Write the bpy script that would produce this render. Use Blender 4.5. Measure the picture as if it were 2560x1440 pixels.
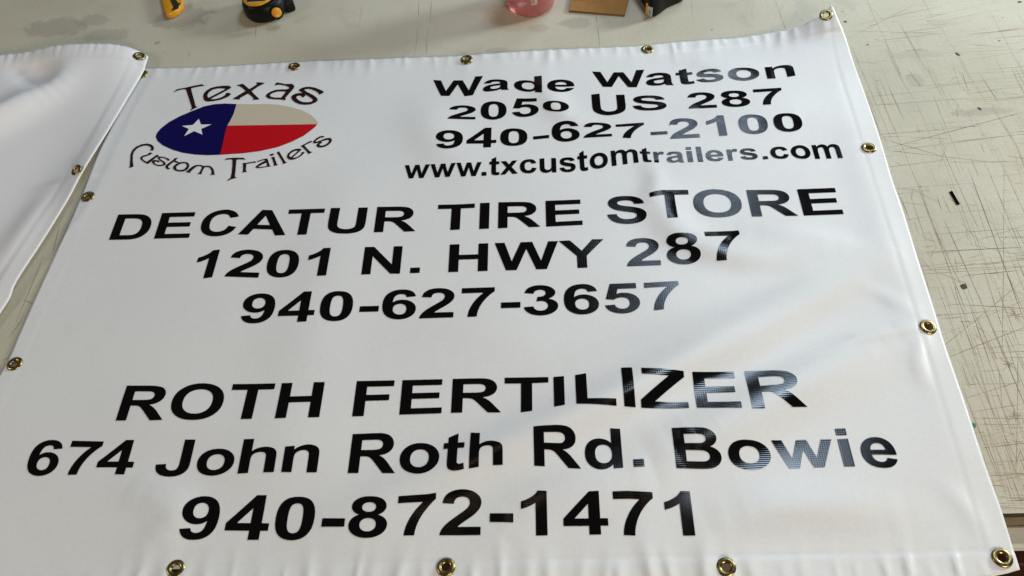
import bpy, math, re, random
import numpy as np
from mathutils import Matrix, Vector
from mathutils.geometry import delaunay_2d_cdt

# ------------------------------------------------------------ camera, light, exposure
for o in list(bpy.data.objects): bpy.data.objects.remove(o)
scene = bpy.context.scene
COL = scene.collection
cam = bpy.data.cameras.new('camera'); cam_o = bpy.data.objects.new('camera', cam); COL.objects.link(cam_o)
cam.sensor_width = 36.0; cam.lens = 36.0*2094.98/2560.0; cam.clip_start = 0.02; cam.clip_end = 60
Rw = Matrix(((0.99700636, 0.00424106, -0.07720317), (-0.04273425, -0.80190277, -0.59592427), (-0.06443678, 0.59743951, -0.79932092)))
right, down, fwd = Rw[0], Rw[1], Rw[2]
m = Matrix((right, -down, -fwd)).transposed().to_4x4(); m.translation = Vector((0.72906, -0.29559, 0.89247))
cam_o.matrix_world = m
scene.camera = cam_o

world = bpy.data.worlds.new('World'); scene.world = world; world.use_nodes = True
world.node_tree.nodes['Background'].inputs[0].default_value = (0.95, 0.74, 0.60, 1)
world.node_tree.nodes['Background'].inputs[1].default_value = 0.05

def area(name, loc, target, sx, sy, power, color, spread=180):
    l = bpy.data.lights.new(name, 'AREA'); l.shape = 'RECTANGLE'; l.size = sx; l.size_y = sy; l.energy = power; l.color = color
    l.spread = math.radians(spread)
    o = bpy.data.objects.new(name, l); COL.objects.link(o); o.location = loc
    d = Vector(target)-Vector(loc); o.rotation_euler = d.to_track_quat('-Z', 'Y').to_euler()
    return o
# daylight panel in the roof beyond the bench, a bright doorway to the right, added fill lights from behind the camera and the left
area('roof_panel', (1.50, 2.78, 2.5), (1.50, 2.78, 0), 0.45, 0.45, 6.5, (0.62, 0.80, 1.0))
area('roof_panel', (1.56, 1.60, 2.5), (1.56, 1.60, 0), 0.66, 0.66, 21, (0.64, 0.81, 1.0))
area('roof_panel', (1.18, 2.15, 2.5), (1.18, 2.15, 0), 0.50, 0.40, 3.0, (0.62, 0.80, 1.0))
area('ceiling_reflection', (0.36, 1.02, 2.5), (0.36, 1.02, 0), 0.10, 0.30, 0.25, (1.0, 0.66, 0.42))  # added warm panel, stands in for lit ceiling wood mirrored in the vinyl
area('ceiling_reflection', (1.21, 0.93, 2.5), (1.21, 0.93, 0), 0.16, 0.14, 0.18, (1.0, 0.62, 0.36))  # second added panel for the brown ceiling reflection, not a bulb
area('doorway', (3.1, 1.7, 0.9), (0.75, 0.5, 0.0), 0.5, 0.45, 56, (0.87, 0.96, 0.96))
area('back_fill', (2.3, 3.4, 1.25), (0.9, 0.4, 0), 0.8, 0.5, 11, (0.86, 0.97, 0.96))  # added back light that brings out the folds, source unseen
area('warm_fill', (1.9, -2.0, 1.3), (0.75, 0.3, 0), 0.9, 0.5, 42, (1.0, 0.84, 0.62))  # added warm fill, kept where the vinyl cannot mirror it
area('left_fill', (-1.8, 0.1, 1.5), (0.4, 0.4, 0), 0.6, 0.6, 10, (1.0, 0.95, 0.84))  # added soft fill for the left end, source unseen
scene.view_settings.view_transform = 'Standard'; scene.view_settings.look = 'None'
scene.view_settings.exposure = 0.1; scene.view_settings.gamma = 1.0; scene.view_settings.use_curve_mapping = False

# ---- the banner's surface: height above the table (m) at table coordinates x, y ----
import numpy as np
_rs = np.random.RandomState(7)
# soft folds: polyline, height, half width, side sharpness
FOLDS = [
    ([(0.40, 0.04), (0.50, 0.075), (0.60, 0.118), (0.755, 0.188), (0.90, 0.262), (1.04, 0.345), (1.16, 0.415), (1.19, 0.43)], 0.0095, 0.020),
    ([(0.80, 0.115), (0.93, 0.170), (1.06, 0.235), (1.165, 0.285)], 0.0085, 0.024),
    ([(0.90, 0.555), (0.872, 0.50), (0.90, 0.44), (0.985, 0.405), (1.10, 0.40)], 0.0075, 0.020),
    ([(0.62, 0.02), (0.70, 0.075), (0.84, 0.10)], 0.0043, 0.022),
    ([(0.86, 0.045), (0.97, 0.058), (1.10, 0.050)], 0.0055, 0.020),
    ([(0.24, 0.02), (0.27, 0.070), (0.20, 0.105)], 0.0046, 0.018),
    ([(0.36, 0.06), (0.39, 0.23), (0.40, 0.45), (0.42, 0.60)], 0.0035, 0.040),
    ([(0.12, 0.22), (0.28, 0.17), (0.50, 0.15)], 0.0029, 0.035),
    ([(1.145, 0.06), (1.15, 0.25), (1.155, 0.50), (1.160, 0.70), (1.165, 0.80)], 0.0030, 0.017),
    ([(1.12, 0.09), (1.145, 0.045), (1.15, 0.00)], 0.0020, 0.009),
    ([(0.50, 0.78), (0.54, 0.66), (0.60, 0.57)], 0.0041, 0.030),
    ([(0.70, 0.80), (0.73, 0.715), (0.78, 0.67)], 0.0041, 0.017),
    ([(0.92, 0.72), (1.02, 0.67), (1.14, 0.66)], 0.0032, 0.030),
    ([(0.06, 0.62), (0.20, 0.60), (0.36, 0.66)], 0.0029, 0.032),
    ([(0.05, 0.35), (0.20, 0.31), (0.34, 0.36)], 0.0023, 0.035),
    ([(0.93, 0.83), (0.99, 0.79), (1.08, 0.775)], 0.0029, 0.014),

    ([(1.165, 0.284), (1.12, 0.275), (1.05, 0.262)], 0.0022, 0.006),
    ([(1.163, 0.275), (1.145, 0.245), (1.14, 0.19)], 0.0022, 0.007),
    ([(1.16, 0.295), (1.13, 0.33), (1.10, 0.35)], 0.0016, 0.008),
    ([(1.14, 0.40), (1.05, 0.43), (0.95, 0.45)], 0.0045, 0.020),
    ([(1.17, 0.40), (1.08, 0.345), (0.98, 0.285), (0.88, 0.215)], 0.0030, 0.012),
    ([(0.99, 0.34), (0.84, 0.275), (0.70, 0.235)], 0.0030, 0.018),
    ([(0.85, 0.60), (0.865, 0.555), (0.845, 0.50)], 0.0030, 0.012),]
def _ridge(x, y, pts, amp, w):
    Q = np.array([pts[0]] + list(pts) + [pts[-1]], float); fine = []
    for i in range(1, len(Q)-2):
        for t in np.linspace(0, 1, 5, endpoint=False):
            a, b, c, d = Q[i-1], Q[i], Q[i+1], Q[i+2]
            fine.append(tuple(0.5*((2*b)+(-a+c)*t+(2*a-5*b+4*c-d)*t*t+(-a+3*b-3*c+d)*t**3)))
    pts = fine + [tuple(Q[-1])]
    best = np.full(x.shape, 1e9); L = 0.0; par = np.zeros(x.shape)
    seg = [np.hypot(b[0]-a[0], b[1]-a[1]) for a, b in zip(pts[:-1], pts[1:])]
    tot = sum(seg); acc = 0.0
    out = np.zeros(x.shape); wsum = np.zeros(x.shape) + 1e-12
    for (a, b), s in zip(zip(pts[:-1], pts[1:]), seg):
        dx, dy = b[0]-a[0], b[1]-a[1]
        t = np.clip(((x-a[0])*dx+(y-a[1])*dy)/(s*s), 0, 1)
        d = np.hypot(x-a[0]-t*dx, y-a[1]-t*dy)
        u = (acc + t*s)/tot
        k = np.exp(-(d/w)**2*3.0)
        e = np.sin(np.pi*np.clip(u, 0.0, 1.0))**1.0
        val = np.exp(-(d/w)**2*0.5)*e
        out = np.maximum(out, val)
        acc += s
    return amp*out
# short gathers that run in from the sewn hems
def _gathers(n, x0, x1):
    g = []
    for i in range(n):
        c = x0 + (x1-x0)*(i+0.5+0.55*(_rs.rand()-0.5))/n
        g.append((c, 0.0022+0.0035*_rs.rand(), (0.35+0.9*_rs.rand())*0.0009, 0.016+0.026*_rs.rand(), (_rs.rand()-0.5)*0.5))
    return g
G_TOP = _gathers(52, 0.03, 1.17)
G_BOT = _gathers(44, 0.0, 1.16)
G_LEFT = _gathers(16, 0.02, 0.86)
def top_y(x): return 0.884 - 0.0195*(x/0.86) + 0.012*np.clip((x-0.86)/0.3, 0, 1)
def bot_y(x): return -0.024 + 0.0*x
def right_x(y): return 1.177 + 0.0235*np.clip(y/0.84, 0, 1)**0.8
def left_x(y): return -0.018 + 0.018*np.clip((y-0.2)/0.6, 0, 1)
NW = [(_rs.uniform(4, 24), _rs.uniform(0, 6.28), _rs.uniform(0, 6.28), _rs.uniform(0.3, 1)) for _ in range(14)]
def H(x, y):
    x = np.asarray(x, float); y = np.asarray(y, float)
    z = np.zeros(np.broadcast(x, y).shape) + 0.0026
    x = x + 0*z; y = y + 0*z
    for k, a, ph, am in NW:
        z = z + 0.0003*am*np.sin(k*(x*np.cos(a)+y*np.sin(a))*2.2+ph)
    for pts, amp, w in FOLDS:
        z = z + _ridge(x, y, pts, amp, w)
    dt = np.maximum(top_y(x)-y, 0); db = np.maximum(y-bot_y(x), 0); dr = np.maximum(right_x(y)-x, 0); dl = np.maximum(x-left_x(y), 0)
    for c, w, a, l, s in G_TOP:
        z = z + 1.9*a*np.exp(-((x-c-s*dt*0.6)/(w*(1+dt*25)))**2)*np.exp(-(dt/l)**2)*(0.35+0.65*np.clip(dt/0.012, 0, 1))
    for c, w, a, l, s in G_BOT:
        z = z + 2.6*a*np.exp(-((x-c-s*db*0.6)/(w*(1+db*25)))**2)*np.exp(-(db/l)**2)*(0.35+0.65*np.clip(db/0.012, 0, 1))
    for c, w, a, l, s in G_LEFT:
        z = z + 0.35*a*np.exp(-((y-c-s*dl)/(w*(1+dl*25)))**2)*np.exp(-(dl/l)**2)
    # doubled material of the hem, with the weld line beside it
    for d, k in ((dt, 1.0), (db, 1.0), (dr, 0.7), (dl, 0.15)):
        z = z + k*0.0009*(1-1/(1+np.exp(-(d-0.0265)/0.0008))) - k*0.0004*np.exp(-((d-0.0295)/0.0018)**2)
    s_ = 0.0007; z = 0.0013 + s_*np.logaddexp(0, (z-0.0013)/s_)
    # top right corner curls up off the table
    q = np.hypot((1.185-x)/1.15, (0.888-y))
    z = z + 0.041*np.exp(-(q/0.062)**1.6)
    return z


GLYPHS = {
'A': "M1471 0H1149L1021 333H435L314 0H0L571 1466H884ZM926 580L724 1124L526 580Z",
'B': "M150 1466H736Q910 1466 995.5 1451.5Q1081 1437 1148.5 1391Q1216 1345 1261 1268.5Q1306 1192 1306 1097Q1306 994 1250.5 908Q1195 822 1100 779Q1234 740 1306 646Q1378 552 1378 425Q1378 325 1331.5 230.5Q1285 136 1204.5 79.5Q1124 23 1006 10Q932 2 649 0H150ZM446 1222V883H640Q813 883 855 888Q931 897 974.5 940.5Q1018 984 1018 1055Q1018 1123 980.5 1165.5Q943 1208 869 1217Q825 1222 616 1222ZM446 639V247H720Q880 247 923 256Q989 268 1030.5 314.5Q1072 361 1072 439Q1072 505 1040 551Q1008 597 947.5 618Q887 639 685 639Z",
'C': "M1087 539L1374 448Q1308 208 1154.5 91.5Q1001 -25 765 -25Q473 -25 285 174.5Q97 374 97 720Q97 1086 286 1288.5Q475 1491 783 1491Q1052 1491 1220 1332Q1320 1238 1370 1062L1077 992Q1051 1106 968.5 1172Q886 1238 768 1238Q605 1238 503.5 1121Q402 1004 402 742Q402 464 502 346Q602 228 762 228Q880 228 965 303Q1050 378 1087 539Z",
'D': "M148 1466H689Q872 1466 968 1438Q1097 1400 1189 1303Q1281 1206 1329 1065.5Q1377 925 1377 719Q1377 538 1332 407Q1277 247 1175 148Q1098 73 967 31Q869 0 705 0H148ZM444 1218V247H665Q789 247 844 261Q916 279 963.5 322Q1011 365 1041 463.5Q1071 562 1071 732Q1071 902 1041 993Q1011 1084 957 1135Q903 1186 820 1204Q758 1218 577 1218Z",
'E': "M149 0V1466H1236V1218H445V893H1181V646H445V247H1264V0Z",
'F': "M151 0V1466H1156V1218H447V871H1059V623H447V0Z",
'H': "M150 0V1466H446V889H1026V1466H1322V0H1026V641H446V0Z",
'I': "M140 0V1466H436V0Z",
'J': "M755 1466H1051V538Q1051 356 1019 258Q976 130 863 52.5Q750 -25 565 -25Q348 -25 231 96.5Q114 218 113 453L393 485Q398 359 430 307Q478 228 576 228Q675 228 715 284.5Q755 341 755 519Z",
'L': "M157 0V1454H453V247H1189V0Z",
'N': "M151 0V1466H439L1039 487V1466H1314V0H1017L426 956V0Z",
'O': "M89 724Q89 948 156 1100Q206 1212 292.5 1301Q379 1390 482 1433Q619 1491 798 1491Q1122 1491 1316.5 1290Q1511 1089 1511 731Q1511 376 1318 175.5Q1125 -25 802 -25Q475 -25 282 174.5Q89 374 89 724ZM394 734Q394 485 509 356.5Q624 228 801 228Q978 228 1091.5 355.5Q1205 483 1205 738Q1205 990 1094.5 1114Q984 1238 801 1238Q618 1238 506 1112.5Q394 987 394 734Z",
'R': "M150 0V1466H773Q1008 1466 1114.5 1426.5Q1221 1387 1285 1286Q1349 1185 1349 1055Q1349 890 1252 782.5Q1155 675 962 647Q1058 591 1120.5 524Q1183 457 1289 286L1468 0H1114L900 319Q786 490 744 534.5Q702 579 655 595.5Q608 612 506 612H446V0ZM446 846H665Q878 846 931 864Q984 882 1014 926Q1044 970 1044 1036Q1044 1110 1004.5 1155.5Q965 1201 893 1213Q857 1218 677 1218H446Z",
'S': "M74 477L362 505Q388 360 467.5 292Q547 224 682 224Q825 224 897.5 284.5Q970 345 970 426Q970 478 939.5 514.5Q909 551 833 578Q781 596 596 642Q358 701 262 787Q127 908 127 1082Q127 1194 190.5 1291.5Q254 1389 373.5 1440Q493 1491 662 1491Q938 1491 1077.5 1370Q1217 1249 1224 1047L928 1034Q909 1147 846.5 1196.5Q784 1246 659 1246Q530 1246 457 1193Q410 1159 410 1102Q410 1050 454 1013Q510 966 726 915Q942 864 1045.5 809.5Q1149 755 1207.5 660.5Q1266 566 1266 427Q1266 301 1196 191Q1126 81 998 27.5Q870 -26 679 -26Q401 -26 252 102.5Q103 231 74 477Z",
'T': "M479 0V1218H44V1466H1209V1218H775V0Z",
'U': "M147 1466H443V672Q443 483 454 427Q473 337 544.5 282.5Q616 228 740 228Q866 228 930 279.5Q994 331 1007 406Q1020 481 1020 655V1466H1316V696Q1316 432 1292 323Q1268 214 1203.5 139Q1139 64 1031 19.5Q923 -25 749 -25Q539 -25 430.5 23.5Q322 72 259 149.5Q196 227 176 312Q147 438 147 684Z",
'W': "M359 0L9 1466H312L533 459L801 1466H1153L1410 442L1635 1466H1933L1577 0H1263L971 1096L680 0Z",
'Y': "M535 0V617L-2 1466H345L690 886L1028 1466H1369L830 615V0Z",
'Z': "M22 0V267L790 1218H109V1466H1180V1236L379 247H1211V0Z",
'0': "M563 1472Q776 1472 896 1320Q1039 1140 1039 723Q1039 307 895 125Q776 -25 563 -25Q349 -25 218 139.5Q87 304 87 726Q87 1140 231 1322Q350 1472 563 1472ZM563 1239Q512 1239 472 1206.5Q432 1174 410 1090Q381 981 381 723Q381 465 407 368.5Q433 272 472.5 240Q512 208 563 208Q614 208 654 240.5Q694 273 716 357Q745 465 745 723Q745 981 719 1077.5Q693 1174 653.5 1206.5Q614 1239 563 1239Z",
'1': "M806 0H525V1059Q371 915 162 846V1101Q272 1137 401 1237.5Q530 1338 578 1472H806Z",
'2': "M1035 261V0H50Q66 148 146 280.5Q226 413 462 632Q652 809 695 872Q753 959 753 1044Q753 1138 702.5 1188.5Q652 1239 563 1239Q475 1239 423 1186Q371 1133 363 1010L83 1038Q108 1270 240 1371Q372 1472 570 1472Q787 1472 911 1355Q1035 1238 1035 1064Q1035 965 999.5 875.5Q964 786 887 688Q836 623 703 501Q570 379 534.5 339Q499 299 477 261Z",
'3': "M77 389L349 422Q362 318 419 263Q476 208 557 208Q644 208 703.5 274Q763 340 763 452Q763 558 706 620Q649 682 567 682Q513 682 438 661L469 890Q583 887 643 939.5Q703 992 703 1079Q703 1153 659 1197Q615 1241 542 1241Q470 1241 419 1191Q368 1141 357 1045L98 1089Q125 1222 179.5 1301.5Q234 1381 331.5 1426.5Q429 1472 550 1472Q757 1472 882 1340Q985 1232 985 1096Q985 903 774 788Q900 761 975.5 667Q1051 573 1051 440Q1051 247 910 111Q769 -25 559 -25Q360 -25 229 89.5Q98 204 77 389Z",
'4': "M638 0V295H38V541L674 1472H910V542H1092V295H910V0ZM638 542V1043L301 542Z",
'5': "M91 377L371 406Q383 311 442 255.5Q501 200 578 200Q666 200 727 271.5Q788 343 788 487Q788 622 727.5 689.5Q667 757 570 757Q449 757 353 650L125 683L269 1446H1012V1183H482L438 934Q532 981 630 981Q817 981 947 845Q1077 709 1077 492Q1077 311 972 169Q829 -25 575 -25Q372 -25 244 84Q116 193 91 377Z",
'6': "M1033 1107L761 1077Q751 1161 709 1201Q667 1241 600 1241Q511 1241 449.5 1161Q388 1081 372 828Q477 952 633 952Q809 952 934.5 818Q1060 684 1060 472Q1060 247 928 111Q796 -25 589 -25Q367 -25 224 147.5Q81 320 81 713Q81 1116 230 1294Q379 1472 617 1472Q784 1472 893.5 1378.5Q1003 1285 1033 1107ZM396 495Q396 358 459 283.5Q522 209 603 209Q681 209 733 270Q785 331 785 470Q785 613 729 679.5Q673 746 589 746Q508 746 452 682.5Q396 619 396 495Z",
'7': "M86 1185V1446H1047V1242Q928 1125 805 906Q682 687 617.5 440.5Q553 194 554 0H283Q290 304 408.5 620Q527 936 725 1185Z",
'8': "M328 791Q219 837 169.5 917.5Q120 998 120 1094Q120 1258 234.5 1365Q349 1472 560 1472Q769 1472 884.5 1365Q1000 1258 1000 1094Q1000 992 947 912.5Q894 833 798 791Q920 742 983.5 648Q1047 554 1047 431Q1047 228 917.5 101.5Q788 -25 573 -25Q373 -25 240 80Q83 204 83 420Q83 539 142 638.5Q201 738 328 791ZM386 1071Q386 987 433.5 940Q481 893 560 893Q640 893 688 940.5Q736 988 736 1072Q736 1151 688.5 1198.5Q641 1246 563 1246Q482 1246 434 1198Q386 1150 386 1071ZM358 448Q358 332 417.5 267Q477 202 566 202Q653 202 710 264.5Q767 327 767 445Q767 548 709 610.5Q651 673 562 673Q459 673 408.5 602Q358 531 358 448Z",
'9': "M91 339L363 369Q373 286 415 246Q457 206 526 206Q613 206 674 286Q735 366 752 618Q646 495 487 495Q314 495 188.5 628.5Q63 762 63 976Q63 1199 195.5 1335.5Q328 1472 533 1472Q756 1472 899 1299.5Q1042 1127 1042 732Q1042 330 893 152Q744 -26 505 -26Q333 -26 227 65.5Q121 157 91 339ZM727 953Q727 1089 664.5 1164Q602 1239 520 1239Q442 1239 390.5 1177.5Q339 1116 339 976Q339 834 395 767.5Q451 701 535 701Q616 701 671.5 765Q727 829 727 953Z",
'-': "M115 390V671H667V390Z", '.': "M147 0V281H428V0Z",
'a': "M357 738L102 784Q145 938 250 1012Q355 1086 562 1086Q750 1086 842 1041.5Q934 997 971.5 928.5Q1009 860 1009 677L1006 349Q1006 209 1019.5 142.5Q1033 76 1070 0H792Q781 28 765 83Q758 108 755 116Q683 46 601 11Q519 -24 426 -24Q262 -24 167.5 65Q73 154 73 290Q73 380 116 450.5Q159 521 236.5 558.5Q314 596 460 624Q657 661 733 693V721Q733 802 693 836.5Q653 871 542 871Q467 871 425 841.5Q383 812 357 738ZM733 510Q679 492 562 467Q445 442 409 418Q354 379 354 319Q354 260 398 217Q442 174 510 174Q586 174 655 224Q706 262 722 317Q733 353 733 454Z",
'c': "M1073 748L796 698Q782 781 732.5 823Q683 865 604 865Q499 865 436.5 792.5Q374 720 374 550Q374 361 437.5 283Q501 205 608 205Q688 205 739 250.5Q790 296 811 407L1087 360Q1044 170 922 73Q800 -24 595 -24Q362 -24 223.5 123Q85 270 85 530Q85 793 224 939.5Q363 1086 600 1086Q794 1086 908.5 1002.5Q1023 919 1073 748Z",
'd': "M1121 0H860V156Q795 65 706.5 20.5Q618 -24 528 -24Q345 -24 214.5 123.5Q84 271 84 535Q84 805 211 945.5Q338 1086 532 1086Q710 1086 840 938V1466H1121ZM371 554Q371 384 418 308Q486 198 608 198Q705 198 773 280.5Q841 363 841 527Q841 710 775 790.5Q709 871 606 871Q506 871 438.5 791.5Q371 712 371 554Z",
'e': "M762 338L1042 291Q988 137 871.5 56.5Q755 -24 580 -24Q303 -24 170 157Q65 302 65 523Q65 787 203 936.5Q341 1086 552 1086Q789 1086 926 929.5Q1063 773 1057 450H353Q356 325 421 255.5Q486 186 583 186Q649 186 694 222Q739 258 762 338ZM778 622Q775 744 715 807.5Q655 871 569 871Q477 871 417 804Q357 737 358 622Z",
'h': "M428 1466V927Q564 1086 753 1086Q850 1086 928 1050Q1006 1014 1045.5 958Q1085 902 1099.5 834Q1114 766 1114 623V0H833V561Q833 728 817 773Q801 818 760.5 844.5Q720 871 659 871Q589 871 534 837Q479 803 453.5 734.5Q428 666 428 532V0H147V1466Z",
'i': "M147 1206V1466H428V1206ZM147 0V1062H428V0Z", 'l': "M147 0V1466H428V0Z",
'm': "M126 1062H385V917Q524 1086 716 1086Q818 1086 893 1044Q968 1002 1016 917Q1086 1002 1167 1044Q1248 1086 1340 1086Q1457 1086 1538 1038.5Q1619 991 1659 899Q1688 831 1688 679V0H1407V607Q1407 765 1378 811Q1339 871 1258 871Q1199 871 1147 835Q1095 799 1072 729.5Q1049 660 1049 510V0H768V582Q768 737 753 782Q738 827 706.5 849Q675 871 621 871Q556 871 504 836Q452 801 429.5 735Q407 669 407 516V0H126Z",
'n': "M1113 0H832V542Q832 714 814 764.5Q796 815 755.5 843Q715 871 658 871Q585 871 527 831Q469 791 447.5 725Q426 659 426 481V0H145V1062H406V906Q545 1086 756 1086Q849 1086 926 1052.5Q1003 1019 1042.5 967Q1082 915 1097.5 849Q1113 783 1113 660Z",
'o': "M82 546Q82 686 151 817Q220 948 346.5 1017Q473 1086 629 1086Q870 1086 1024 929.5Q1178 773 1178 534Q1178 293 1022.5 134.5Q867 -24 631 -24Q485 -24 352.5 42Q220 108 151 235.5Q82 363 82 546ZM370 531Q370 373 445 289Q520 205 630 205Q740 205 814.5 289Q889 373 889 533Q889 689 814.5 773Q740 857 630 857Q520 857 445 773Q370 689 370 531Z",
'r': "M416 0H135V1062H396V911Q463 1018 516.5 1052Q570 1086 638 1086Q734 1086 823 1033L736 788Q665 834 604 834Q545 834 504 801.5Q463 769 439.5 684Q416 599 416 328Z",
's': "M48 303L330 346Q348 264 403 221.5Q458 179 557 179Q666 179 721 219Q758 247 758 294Q758 326 738 347Q717 367 644 384Q304 459 213 521Q87 607 87 760Q87 898 196 992Q305 1086 534 1086Q752 1086 858 1015Q964 944 1004 805L739 756Q722 818 674.5 851Q627 884 539 884Q428 884 380 853Q348 831 348 796Q348 766 376 745Q414 717 638.5 666Q863 615 952 541Q1040 466 1040 332Q1040 186 918 81Q796 -24 557 -24Q340 -24 213.5 64Q87 152 48 303Z",
't': "M634 1062V838H442V410Q442 280 447.5 258.5Q453 237 472.5 223Q492 209 520 209Q559 209 633 236L657 18Q559 -24 435 -24Q359 -24 298 1.5Q237 27 208.5 67.5Q180 108 169 177Q160 226 160 375V838H31V1062H160V1273L442 1437V1062Z",
'u': "M847 0V159Q789 74 694.5 25Q600 -24 495 -24Q388 -24 303 23Q218 70 180 155Q142 240 142 390V1062H423V574Q423 350 438.5 299.5Q454 249 495 219.5Q536 190 599 190Q671 190 728 229.5Q785 269 806 327.5Q827 386 827 614V1062H1108V0Z",
'w': "M347 0L11 1062H284L483 366L666 1062H937L1114 366L1317 1062H1594L1253 0H983L800 683L620 0Z",
'x': "M12 0L397 550L28 1062H371L560 768L760 1062H1090L728 556L1123 0H778L561 330L342 0Z",
}


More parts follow.
